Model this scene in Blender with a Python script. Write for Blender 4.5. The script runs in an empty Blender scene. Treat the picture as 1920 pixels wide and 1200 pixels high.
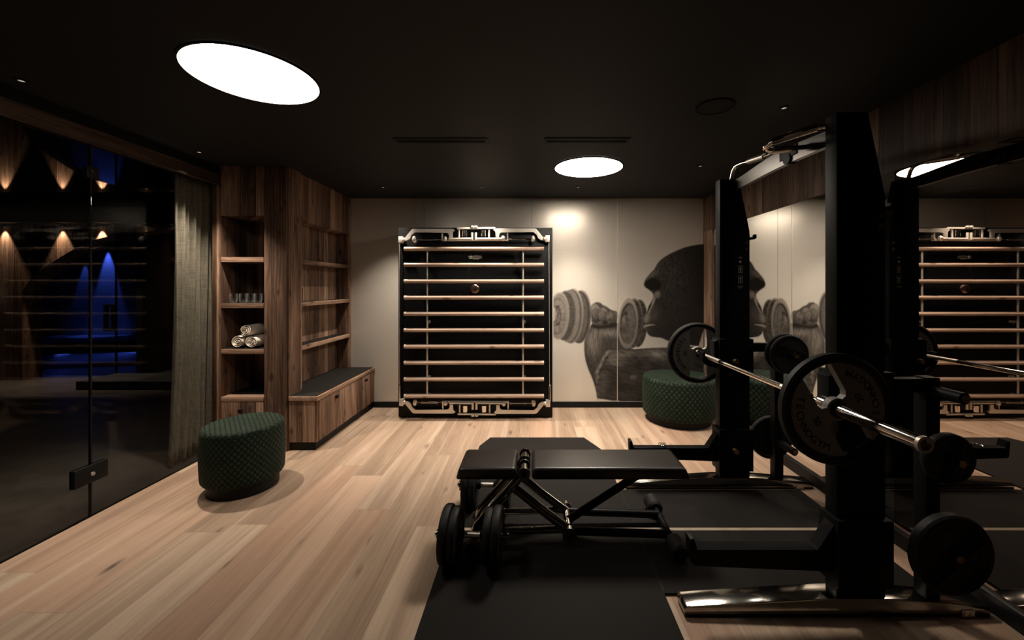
import bpy, bmesh, math, random
import numpy as np
from mathutils import Vector, Matrix
random.seed(7); np.random.seed(7)
sc = bpy.context.scene
C = sc.collection
PI = math.pi
# ------------------------------------------------------------------ camera
F, VX, VY, CAMH = 750.0, 1000.0, 537.0, 1.415
cam_d = bpy.data.cameras.new('camera'); cam = bpy.data.objects.new('camera', cam_d); C.objects.link(cam)
cam_d.sensor_fit = 'HORIZONTAL'; cam_d.sensor_width = 36; cam_d.lens = F / 1920 * 36
cam_d.shift_x = -(VX - 960) / 1920; cam_d.shift_y = -(600 - VY) / 1920
cam_d.clip_start = 0.02
cam.location = (0, 0, CAMH); cam.rotation_euler = (PI / 2, 0, 0)
sc.camera = cam
# ------------------------------------------------------------------ world, exposure
w = bpy.data.worlds.new('world'); sc.world = w; w.use_nodes = True
w.node_tree.nodes['Background'].inputs[0].default_value = (0.9, 0.8, 0.7, 1)
w.node_tree.nodes['Background'].inputs[1].default_value = 0.004
vs = sc.view_settings
vs.view_transform = 'Standard'; vs.look = 'None'; vs.exposure = 0.0; vs.gamma = 1.0; vs.use_curve_mapping = False
LAMP_C = (1.0, 0.88, 0.75, 1)
LAMPS = ((11.0, 2.5), (36.0, 20.0))   # per lamp: radiance of the disc, power of its downward beam
# ------------------------------------------------------------------ room measures
XG, XM, YB, H = -2.72, 2.003, 4.69, 2.445      # glass wall, mirror wall, back wall, ceiling
YF = -1.3                                        # wall behind the camera
HL = 2.567                                       # lounge ceiling
YL = 6.03                                        # lounge far wall

def at(px, py, Y):                # a photo pixel at depth Y -> point in the room
    return Vector(((px - VX) / F * Y, Y, CAMH - (py - VY) / F * Y))

# ================================================================== materials
def new_mat(name):
    m = bpy.data.materials.new(name); m.use_nodes = True
    nt = m.node_tree; b = nt.nodes['Principled BSDF']
    return m, nt, b
def pmat(name, col, rough=0.5, metal=0.0, spec=0.5, noise=0.0, nscale=40, bump=0.0, coat=0.0, sheen=0.0):
    m, nt, b = new_mat(name)
    b.inputs['Base Color'].default_value = (*col, 1); b.inputs['Roughness'].default_value = rough
    b.inputs['Metallic'].default_value = metal; b.inputs['Specular IOR Level'].default_value = spec
    if coat: b.inputs['Coat Weight'].default_value = coat; b.inputs['Coat Roughness'].default_value = 0.1
    if sheen: b.inputs['Sheen Weight'].default_value = sheen; b.inputs['Sheen Roughness'].default_value = 0.4
    if noise or bump:
        tc = nt.nodes.new('ShaderNodeTexCoord'); n = nt.nodes.new('ShaderNodeTexNoise')
        n.inputs['Scale'].default_value = nscale; n.inputs['Detail'].default_value = 4
        nt.links.new(tc.outputs['Object'], n.inputs['Vector'])
        if noise:
            mx = nt.nodes.new('ShaderNodeMix'); mx.data_type = 'RGBA'
            mx.inputs[6].default_value = (*[c * (1 - noise) for c in col], 1)
            mx.inputs[7].default_value = (*[min(1, c * (1 + noise)) for c in col], 1)
            nt.links.new(n.outputs['Fac'], mx.inputs[0]); nt.links.new(mx.outputs[2], b.inputs['Base Color'])
        if bump:
            bp = nt.nodes.new('ShaderNodeBump'); bp.inputs['Strength'].default_value = bump; bp.inputs['Distance'].default_value = 0.002
            nt.links.new(n.outputs['Fac'], bp.inputs['Height']); nt.links.new(bp.outputs[0], b.inputs['Normal'])
    return m
def emat(name, col, s):
    m, nt, b = new_mat(name)
    b.inputs['Base Color'].default_value = (0, 0, 0, 1)
    b.inputs['Emission Color'].default_value = (*col, 1); b.inputs['Emission Strength'].default_value = s
    return m
class NT:                          # tiny node helper
    def __init__(s, nt): s.nt = nt
    def n(s, t, **k):
        o = s.nt.nodes.new(t)
        for a, v in k.items(): setattr(o, a, v)
        return o
    def l(s, a, b): s.nt.links.new(a, b)
    def math(s, op, a, b=None, c=None):
        o = s.n('ShaderNodeMath', operation=op)
        for i, v in enumerate((a, b, c)):
            if v is None: continue
            if isinstance(v, (int, float)): o.inputs[i].default_value = v
            else: s.l(v, o.inputs[i])
        return o.outputs[0]
    def comb(s, x, y, z):
        o = s.n('ShaderNodeCombineXYZ')
        for i, v in enumerate((x, y, z)):
            if isinstance(v, (int, float)): o.inputs[i].default_value = v
            else: s.l(v, o.inputs[i])
        return o.outputs[0]
    def noise(s, vec, scale=1, detail=5, rough=0.6, dist=0.0):
        o = s.n('ShaderNodeTexNoise'); s.l(vec, o.inputs['Vector'])
        o.inputs['Scale'].default_value = scale; o.inputs['Detail'].default_value = detail
        o.inputs['Roughness'].default_value = rough; o.inputs['Distortion'].default_value = dist
        return o.outputs['Fac']
    def white(s, vec):
        o = s.n('ShaderNodeTexWhiteNoise', noise_dimensions='3D'); s.l(vec, o.inputs['Vector']); return o.outputs['Value']
    def ramp(s, fac, stops):
        o = s.n('ShaderNodeValToRGB'); s.l(fac, o.inputs[0]); e = o.color_ramp.elements
        while len(e) < len(stops): e.new(0.5)
        for el, (p, c) in zip(e, stops): el.position = p; el.color = (*c, 1) if len(c) == 3 else c
        return o.outputs[0]
    def mix(s, fac, a, b, blend='MIX'):
        o = s.n('ShaderNodeMix', data_type='RGBA', blend_type=blend)
        for i, v in ((0, fac), (6, a), (7, b)):
            if isinstance(v, (int, float)): o.inputs[i].default_value = v
            elif isinstance(v, tuple): o.inputs[i].default_value = (*v, 1)
            else: s.l(v, o.inputs[i])
        return o.outputs[2]
    def bump(s, h, strength, dist=0.002):
        o = s.n('ShaderNodeBump'); o.inputs['Strength'].default_value = strength; o.inputs['Distance'].default_value = dist
        s.l(h, o.inputs['Height']); return o.outputs[0]

def wood(name, cols, axis='z', pw=0.13, rough=0.6, gap=True, dark=0.75, gs=1.0):
    """axis: grain direction; boards run along it"""
    m, nt, b = new_mat(name); q = NT(nt)
    g = q.n('ShaderNodeNewGeometry'); s = q.n('ShaderNodeSeparateXYZ'); q.l(g.outputs['Position'], s.inputs[0])
    x, y, z = s.outputs
    if axis == 'z': u, v, a = q.math('ADD', x, y), z, q.math('SUBTRACT', x, y)
    elif axis == 'y': u, v, a = q.math('ADD', x, q.math('MULTIPLY', z, 1.0)), y, q.math('SUBTRACT', x, z)
    else: u, v, a = q.math('ADD', y, z), x, q.math('SUBTRACT', y, z)
    up = q.math('DIVIDE', q.math('ADD', u, 20.03), pw)
    up = q.math('ADD', up, q.math('MULTIPLY', q.math('SINE', q.math('MULTIPLY', up, 1.7)), 0.25))
    idn = q.math('FLOOR', up); fr = q.math('FRACT', up)
    rnd = q.white(q.comb(idn, 3.1, 7.7)); rnd2 = q.white(q.comb(idn, 9.1, 1.7))
    off = q.math('MULTIPLY', rnd, 37.0)
    vec = q.comb(q.math('MULTIPLY', u, 8.5 * gs), q.math('ADD', q.math('MULTIPLY', v, 0.75 * gs), off), q.math('MULTIPLY', a, 6 * gs))
    n1 = q.noise(vec, 1.0, 9, 0.74, 0.9)
    wv = q.n('ShaderNodeTexWave', wave_type='BANDS', bands_direction='X')
    q.l(q.comb(q.math('MULTIPLY', u, 1.0), q.math('ADD', q.math('MULTIPLY', v, 0.1), off), 0.0), wv.inputs['Vector'])
    wv.inputs['Scale'].default_value = 15 * gs; wv.inputs['Distortion'].default_value = 9; wv.inputs['Detail'].default_value = 3; wv.inputs['Detail Scale'].default_value = 1.3
    n2 = q.noise(q.comb(q.math('MULTIPLY', u, 110 * gs), q.math('ADD', q.math('MULTIPLY', v, 4), off), a), 1.0, 3, 0.6)
    fac = q.math('ADD', q.math('MULTIPLY', n1, 0.80), q.math('ADD', q.math('MULTIPLY', wv.outputs['Fac'], 0.10), q.math('MULTIPLY', n2, 0.10)))
    fac = q.math('ADD', fac, q.math('MULTIPLY', q.math('SUBTRACT', rnd2, 0.5), 0.30))
    col = q.ramp(fac, [(0.28, cols[0]), (0.5, cols[1]), (0.68, cols[2])])
    # weathered dark patches and knots
    n3 = q.noise(q.comb(q.math('MULTIPLY', u, 5), q.math('ADD', q.math('MULTIPLY', v, 0.8), off), q.math('MULTIPLY', a, 2)), 1.0, 3, 0.5)
    col = q.mix(q.ramp(n3, [(0.45, (0, 0, 0)), (0.75, (dark,) * 3)]), col, tuple(c * 0.35 for c in cols[0]))
    n4 = q.noise(q.comb(q.math('MULTIPLY', u, 26 * gs), q.math('ADD', q.math('MULTIPLY', v, 1.1), off), q.math('MULTIPLY', a, 4)), 1.0, 5, 0.7, 0.6)
    col = q.mix(q.ramp(n4, [(0.50, (0, 0, 0)), (0.72, (0.8,) * 3)]), col, tuple(c * 0.45 for c in cols[0]))
    col = q.mix(q.ramp(n4, [(0.25, (0.45,) * 3), (0.42, (0, 0, 0))]), col, tuple(min(1, c * 1.25) for c in cols[2]))
    vo = q.n('ShaderNodeTexVoronoi', voronoi_dimensions='2D'); q.l(q.comb(q.math('MULTIPLY', u, 5.5), q.math('ADD', q.math('MULTIPLY', v, 2.6), off), q.math('MULTIPLY', a, 0.4)), vo.inputs['Vector']); vo.inputs['Scale'].default_value = 1.0
    col = q.mix(q.ramp(q.math('ADD', vo.outputs['Distance'], q.math('MULTIPLY', q.math('SUBTRACT', n4, 0.5), 0.3)), [(0.03, (0.75,) * 3), (0.11, (0, 0, 0))]), col, tuple(c * 0.3 for c in cols[0]))
    if gap:
        e = q.math('MINIMUM', fr, q.math('SUBTRACT', 1.0, fr))
        col = q.mix(q.ramp(e, [(0.0, (0.9,) * 3), (0.03, (0, 0, 0))]), col, (0.006, 0.004, 0.003))
    q.l(col, b.inputs['Base Color']); b.inputs['Roughness'].default_value = rough; b.inputs['Specular IOR Level'].default_value = 0.25
    q.l(q.bump(fac, 0.5, 0.003), b.inputs['Normal'])
    return m

def floor_mat():
    m, nt, b = new_mat('oak planks'); q = NT(nt)
    g = q.n('ShaderNodeNewGeometry'); s = q.n('ShaderNodeSeparateXYZ'); q.l(g.outputs['Position'], s.inputs[0]); x, y, z = s.outputs
    PW, PL = 0.22, 2.0
    up = q.math('DIVIDE', q.math('ADD', x, 20.05), PW); i = q.math('FLOOR', up); fr = q.math('FRACT', up)
    r = q.white(q.comb(i, 5.5, 2.2))
    vp = q.math('ADD', q.math('DIVIDE', q.math('ADD', y, 20.0), PL), q.math('MULTIPLY', r, 7.3)); j = q.math('FLOOR', vp); fv = q.math('FRACT', vp)
    r1 = q.white(q.comb(i, j, 1.0)); r2 = q.white(q.comb(i, j, 8.0))
    off = q.math('MULTIPLY', r1, 53.0)
    n1 = q.noise(q.comb(q.math('MULTIPLY', x, 9), q.math('ADD', q.math('MULTIPLY', y, 0.9), off), 0.0), 1.0, 6, 0.62, 0.8)
    n2 = q.noise(q.comb(q.math('MULTIPLY', x, 130), q.math('ADD', q.math('MULTIPLY', y, 5), off), 0.0), 1.0, 3, 0.6)
    wv = q.n('ShaderNodeTexWave'); q.l(q.comb(x, q.math('ADD', q.math('MULTIPLY', y, 0.12), off), 0.0), wv.inputs['Vector'])
    wv.inputs['Scale'].default_value = 12; wv.inputs['Distortion'].default_value = 11; wv.inputs['Detail'].default_value = 2; wv.inputs['Detail Scale'].default_value = 1.0
    fac = q.math('ADD', q.math('MULTIPLY', n1, 0.60), q.math('ADD', q.math('MULTIPLY', n2, 0.17), q.math('MULTIPLY', wv.outputs['Fac'], 0.06)))
    fac = q.math('ADD', fac, 0.065)
    fac = q.math('ADD', fac, q.math('MULTIPLY', q.math('SUBTRACT', r1, 0.5), 0.32))
    col = q.ramp(fac, [(0.22, (0.235, 0.158, 0.105)), (0.5, (0.385, 0.273, 0.19)), (0.78, (0.52, 0.395, 0.29))])
    col = q.mix(q.math('MULTIPLY', q.math('GREATER_THAN', r2, 0.7), 0.35), col, (0.46, 0.26, 0.17))
    vo = q.n('ShaderNodeTexVoronoi', voronoi_dimensions='2D'); q.l(q.comb(q.math('MULTIPLY', x, 4.2), q.math('ADD', q.math('MULTIPLY', y, 1.25), off), 0.0), vo.inputs['Vector']); vo.inputs['Scale'].default_value = 1.0
    sc_ = q.n('ShaderNodeSeparateColor'); q.l(vo.outputs['Color'], sc_.inputs[0])
    kn = q.math('ADD', vo.outputs['Distance'], q.math('ADD', q.math('MULTIPLY', q.math('SUBTRACT', n2, 0.5), 0.16), q.math('MULTIPLY', q.math('SUBTRACT', sc_.outputs[0], 0.12), 0.095)))
    col = q.mix(q.ramp(kn, [(0.0, (0.9,) * 3), (0.035, (0.6,) * 3), (0.10, (0, 0, 0))]), col, (0.05, 0.03, 0.02))
    e1 = q.math('MULTIPLY', q.math('MINIMUM', fr, q.math('SUBTRACT', 1.0, fr)), PW)
    e2 = q.math('MULTIPLY', q.math('MINIMUM', fv, q.math('SUBTRACT', 1.0, fv)), PL)
    e = q.math('MINIMUM', e1, e2)
    n5 = q.noise(q.comb(q.math('MULTIPLY', x, 13), q.math('ADD', q.math('MULTIPLY', y, 0.45), off), 0.0), 1.0, 3, 0.5, 0.6)
    col = q.mix(q.ramp(n5, [(0.50, (0, 0, 0)), (0.68, (0.55,) * 3)]), col, (0.24, 0.16, 0.11)); col = q.mix(q.ramp(n5, [(0.30, (0.45,) * 3), (0.45, (0, 0, 0))]), col, (0.55, 0.43, 0.32))
    col = q.mix(q.ramp(e, [(0.0, (0.35,) * 3), (0.0018, (0, 0, 0))]), col, (0.14, 0.09, 0.055))
    q.l(col, b.inputs['Base Color']); b.inputs['Roughness'].default_value = 0.55; b.inputs['Specular IOR Level'].default_value = 0.3
    q.l(q.bump(fac, 0.15, 0.002), b.inputs['Normal'])
    return m

def tile_mat():
    m, nt, b = new_mat('dark stone tiles'); q = NT(nt)
    g = q.n('ShaderNodeNewGeometry'); s = q.n('ShaderNodeSeparateXYZ'); q.l(g.outputs['Position'], s.inputs[0]); x, y, z = s.outputs
    T = 0.745
    fx = q.math('FRACT', q.math('DIVIDE', q.math('ADD', x, 20 * T + 3.38), T)); fy = q.math('FRACT', q.math('DIVIDE', q.math('ADD', y, 20 * T - 2.83), T))
    e = q.math('MULTIPLY', q.math('MINIMUM', q.math('MINIMUM', fx, q.math('SUBTRACT', 1.0, fx)), q.math('MINIMUM', fy, q.math('SUBTRACT', 1.0, fy))), T)
    n = q.noise(q.comb(x, y, 0.0), 6, 6, 0.6)
    col = q.ramp(n, [(0.3, (0.07, 0.06, 0.051)), (0.7, (0.12, 0.104, 0.09))])
    col = q.mix(q.ramp(e, [(0.0, (0.9,) * 3), (0.004, (0, 0, 0))]), col, (0.17, 0.15, 0.13))
    q.l(col, b.inputs['Base Color']); b.inputs['Roughness'].default_value = 0.38
    return m

def panel_mat(name='brushed champagne metal', print_layer=False):
    m, nt, b = new_mat(name); q = NT(nt)
    tc = q.n('ShaderNodeNewGeometry'); s = q.n('ShaderNodeSeparateXYZ'); q.l(tc.outputs['Position'], s.inputs[0]); x, y, z = s.outputs
    n = q.noise(q.comb(q.math('MULTIPLY', x, 2), 0.0, q.math('MULTIPLY', z, 260)), 1, 3, 0.6)
    n2 = q.noise(q.comb(x, 0.0, z), 1.6, 3, 0.5)
    col = q.ramp(q.math('ADD', q.math('MULTIPLY', n, 0.5), q.math('MULTIPLY', n2, 0.5)), [(0.0, (0.64, 0.59, 0.51)), (1.0, (0.80, 0.74, 0.65))])
    tg = q.n('ShaderNodeTangent', direction_type='UV_MAP')
    b2 = q.n('ShaderNodeBsdfPrincipled'); mx = q.n('ShaderNodeMixShader'); mx.inputs[0].default_value = 0.55
    for bb, ro, an, me_ in ((b, 0.27, 0.25, 0.58), (b2, 0.58, 0.6, 0.58)):
        bb.inputs['Roughness'].default_value = ro; bb.inputs['Anisotropic'].default_value = an; bb.inputs['Anisotropic Rotation'].default_value = 0.25
        bb.inputs['Metallic'].default_value = me_; q.l(tg.outputs[0], bb.inputs['Tangent']); q.l(col, bb.inputs['Base Color'])
    q.l(b.outputs[0], mx.inputs[1]); q.l(b2.outputs[0], mx.inputs[2]); q.l(mx.outputs[0], nt.nodes['Material Output'].inputs[0])
    if print_layer:
        at_ = q.n('ShaderNodeAttribute', attribute_name='ink')
        cc = q.mix(at_.outputs['Alpha'], col, at_.outputs['Color']); mm = q.math('MULTIPLY', q.math('SUBTRACT', 1.0, at_.outputs['Alpha']), 0.58)
        ss = q.math('SUBTRACT', 0.4, q.math('MULTIPLY', at_.outputs['Alpha'], 0.385))
        for bb in (b, b2): q.l(cc, bb.inputs['Base Color']); q.l(mm, bb.inputs['Metallic']); q.l(ss, bb.inputs['Specular IOR Level'])
    return m

def glass_pane_mat(name, tint=(0.8, 0.8, 0.78), IOR=1.16):
    m = bpy.data.materials.new(name); m.use_nodes = True; nt = m.node_tree; nt.nodes.clear(); q = NT(nt)
    o = q.n('ShaderNodeOutputMaterial'); mx = q.n('ShaderNodeMixShader'); t = q.n('ShaderNodeBsdfTransparent'); gl = q.n('ShaderNodeBsdfGlossy')
    fr = q.n('ShaderNodeFresnel'); ge = q.n('ShaderNodeNewGeometry')
    q.l(q.math('SUBTRACT', IOR, q.math('MULTIPLY', ge.outputs['Backfacing'], IOR - 1 / IOR)), fr.inputs['IOR'])
    t.inputs['Color'].default_value = (*tint, 1); gl.inputs['Roughness'].default_value = 0.0; gl.inputs['Color'].default_value = (1, 1, 1, 1)
    q.l(fr.outputs[0], mx.inputs[0]); q.l(t.outputs[0], mx.inputs[1]); q.l(gl.outputs[0], mx.inputs[2]); q.l(mx.outputs[0], o.inputs[0])
    return m

def net_mat():
    m, nt, b = new_mat('green velvet with black net'); q = NT(nt)
    uv = q.n('ShaderNodeUVMap'); s = q.n('ShaderNodeSeparateXYZ'); q.l(uv.outputs[0], s.inputs[0]); u, v, _ = s.outputs
    a = q.math('FRACT', q.math('ADD', u, q.math('MULTIPLY', v, 0.8))); c = q.math('FRACT', q.math('SUBTRACT', u, q.math('MULTIPLY', v, 0.8)))
    d = q.math('MINIMUM', q.math('MINIMUM', a, q.math('SUBTRACT', 1.0, a)), q.math('MINIMUM', c, q.math('SUBTRACT', 1.0, c)))
    g = q.n('ShaderNodeTexCoord'); n = q.noise(g.outputs['Object'], 9, 4, 0.6)
    green = q.ramp(n, [(0.3, (0.010, 0.024, 0.012)), (0.7, (0.024, 0.048, 0.025))])
    col = q.mix(q.ramp(d, [(0.13, (1, 1, 1)), (0.17, (0, 0, 0))]), green, (0.004, 0.005, 0.004))
    q.l(col, b.inputs['Base Color']); b.inputs['Roughness'].default_value = 0.75; b.inputs['Specular IOR Level'].default_value = 0.2
    b.inputs['Sheen Weight'].default_value = 0.03; b.inputs['Sheen Tint'].default_value = (0.6, 0.8, 0.6, 1)
    q.l(q.bump(q.ramp(d, [(0.05, (0, 0, 0)), (0.3, (1, 1, 1))]), 0.6, 0.004), b.inputs['Normal'])
    return m

def linen_mat():
    m, nt, b = new_mat('beige linen'); q = NT(nt)
    g = q.n('ShaderNodeNewGeometry'); s = q.n('ShaderNodeSeparateXYZ'); q.l(g.outputs['Position'], s.inputs[0]); x, y, z = s.outputs
    n1 = q.noise(q.comb(q.math('MULTIPLY', y, 8), 0.0, q.math('MULTIPLY', z, 160)), 1, 3, 0.7)
    n2 = q.noise(q.comb(q.math('MULTIPLY', y, 200), 0.0, q.math('MULTIPLY', z, 8)), 1, 3, 0.7)
    col = q.ramp(q.math('ADD', q.math('MULTIPLY', n1, 0.5), q.math('MULTIPLY', n2, 0.5)), [(0.35, (0.22, 0.195, 0.16)), (0.65, (0.52, 0.47, 0.39))])
    q.l(col, b.inputs['Base Color']); b.inputs['Roughness'].default_value = 0.9; b.inputs['Specular IOR Level'].default_value = 0.1
    return m

TIMB = [(0.070, 0.038, 0.024), (0.225, 0.130, 0.082), (0.43, 0.275, 0.185)]
M = dict(
    floor=floor_mat(), tile=tile_mat(), panel=panel_mat(), mural=panel_mat('printed brushed metal', True),
    timber=wood('reclaimed timber upright', TIMB, 'z'), timber_x=wood('reclaimed timber along x', TIMB, 'x', 0.2, gap=False, dark=0.3),
    timber_y=wood('reclaimed timber along y', TIMB, 'y', 0.2, gap=False, dark=0.3),
    timber_dark=wood('darkened timber boards', [tuple(c * 0.42 for c in t) for t in TIMB], 'z', 0.15),  # timber colours darkened; on the fascia this stands in for shade
    lounge_wood=wood('lounge timber', TIMB, 'z', 0.22, dark=0.4),
    header=wood('darkened timber rail', [tuple(c * 0.28 for c in t) for t in TIMB], 'y', 0.2, gap=False),  # darker still: dimness under the ceiling put into the rail's colour
    rung=wood('pale ash', [(0.37, 0.26, 0.195), (0.50, 0.36, 0.275), (0.59, 0.45, 0.35)], 'x', 0.5, 0.4, gap=False, dark=0.15),
    black_ceiling=pmat('matt black ceiling', (0.014, 0.015, 0.015), 0.6, spec=0.2),
    gloss_ceiling=pmat('gloss black stretch ceiling', (0.006, 0.006, 0.006), 0.03, spec=0.6),
    black=pmat('black paint', (0.008, 0.008, 0.0078), 0.5, spec=0.2),
    satin=pmat('satin black steel', (0.0065, 0.0068, 0.007), 0.5, spec=0.09),
    gloss=pmat('gloss black lacquer', (0.0045, 0.0045, 0.0045), 0.4, spec=0.12),
    rubber=pmat('black rubber', (0.012, 0.0115, 0.011), 0.6, spec=0.25, noise=0.3, nscale=200),
    mat=pmat('rubber gym mat', (0.0135, 0.0118, 0.0105), 0.7, spec=0.12, noise=0.35, nscale=250),
    tape=pmat('beige line', (0.36, 0.29, 0.21), 0.6),
    plate_face=pmat('lightened plate face', (0.26, 0.25, 0.232), 0.55, spec=0.3), plate_dark=pmat('darkened plate face', (0.035, 0.034, 0.032), 0.6, spec=0.2),  # large faces lightened for missing fill light, small ones darkened against strong light
    leather=pmat('black leather', (0.020, 0.017, 0.014), 0.36, spec=0.5, bump=0.05, nscale=300),
    chrome=pmat('chrome', (0.80, 0.76, 0.70), 0.12, metal=1.0),
    steel=pmat('satin nickel', (0.74, 0.69, 0.61), 0.42, metal=0.7),
    knurl=pmat('bright knurled steel', (0.80, 0.75, 0.68), 0.36, metal=1.0),
    dark_chrome=pmat('dark chrome', (0.36, 0.345, 0.32), 0.12, metal=1.0),
    brass=pmat('brass', (0.65, 0.45, 0.22), 0.3, metal=1.0),
    copper=pmat('copper cap', (0.62, 0.40, 0.33), 0.3, metal=1.0),
    mirror=pmat('tinted mirror', (0.42, 0.365, 0.33), 0.0, metal=1.0), mirror_clear=pmat('clear mirror', (0.80, 0.79, 0.77), 0.0, metal=1.0),
    glass=glass_pane_mat('glass pane'), glass_dark=glass_pane_mat('smoked glass pane', (0.7, 0.7, 0.7)),
    net=net_mat(), linen=linen_mat(),
    towel=pmat('white terry', (0.78, 0.70, 0.60), 0.95, spec=0.1, bump=0.8, nscale=260),
    lamp=emat('lamp disc', LAMP_C[:3], LAMPS[0][0]), lamp_b=emat('brighter lamp disc', LAMP_C[:3], LAMPS[1][0]),
    dot=emat('dim downlight', (1, 0.85, 0.7), 0.45), dot_bright=emat('lit downlight', (1, 0.85, 0.68), 6.0),
    print_white=pmat('white print', (0.45, 0.42, 0.38), 0.6),
    ink=pmat('black lettering', (0.004, 0.004, 0.004), 0.6, spec=0.15),
    steam_wall=pmat('steam room plaster', (0.62, 0.62, 0.62), 0.6), steam_dark=pmat('dark steam stone', (0.045, 0.045, 0.045), 0.5), steam_bench=pmat('grey steam stone', (0.30, 0.30, 0.30), 0.5),
    grey_door=pmat('dark grey panel', (0.035, 0.034, 0.031), 0.5),
)
def tumbler_mat():
    m = glass_pane_mat('drinking glass', (0.88, 0.88, 0.86), 1.6); nt = m.node_tree; q = NT(nt)
    o = [n for n in nt.nodes if n.type == 'OUTPUT_MATERIAL'][0]; src = o.inputs[0].links[0].from_socket
    d = q.n('ShaderNodeBsdfTranslucent'); d.inputs[0].default_value = (0.9, 0.9, 0.88, 1); d2 = q.n('ShaderNodeBsdfDiffuse'); d2.inputs[0].default_value = (0.9, 0.9, 0.88, 1)
    lw = q.n('ShaderNodeLayerWeight'); lw.inputs[0].default_value = 0.35
    a = q.n('ShaderNodeAddShader'); q.l(d.outputs[0], a.inputs[0]); q.l(d2.outputs[0], a.inputs[1])
    mx = q.n('ShaderNodeMixShader'); q.l(q.math('MULTIPLY', lw.outputs['Facing'], 0.10), mx.inputs[0]); q.l(src, mx.inputs[1]); q.l(a.outputs[0], mx.inputs[2]); q.l(mx.outputs[0], o.inputs[0])  # faint white towards the edges stands in for cut-glass glints
    return m
M['tumbler'] = tumbler_mat()

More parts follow.
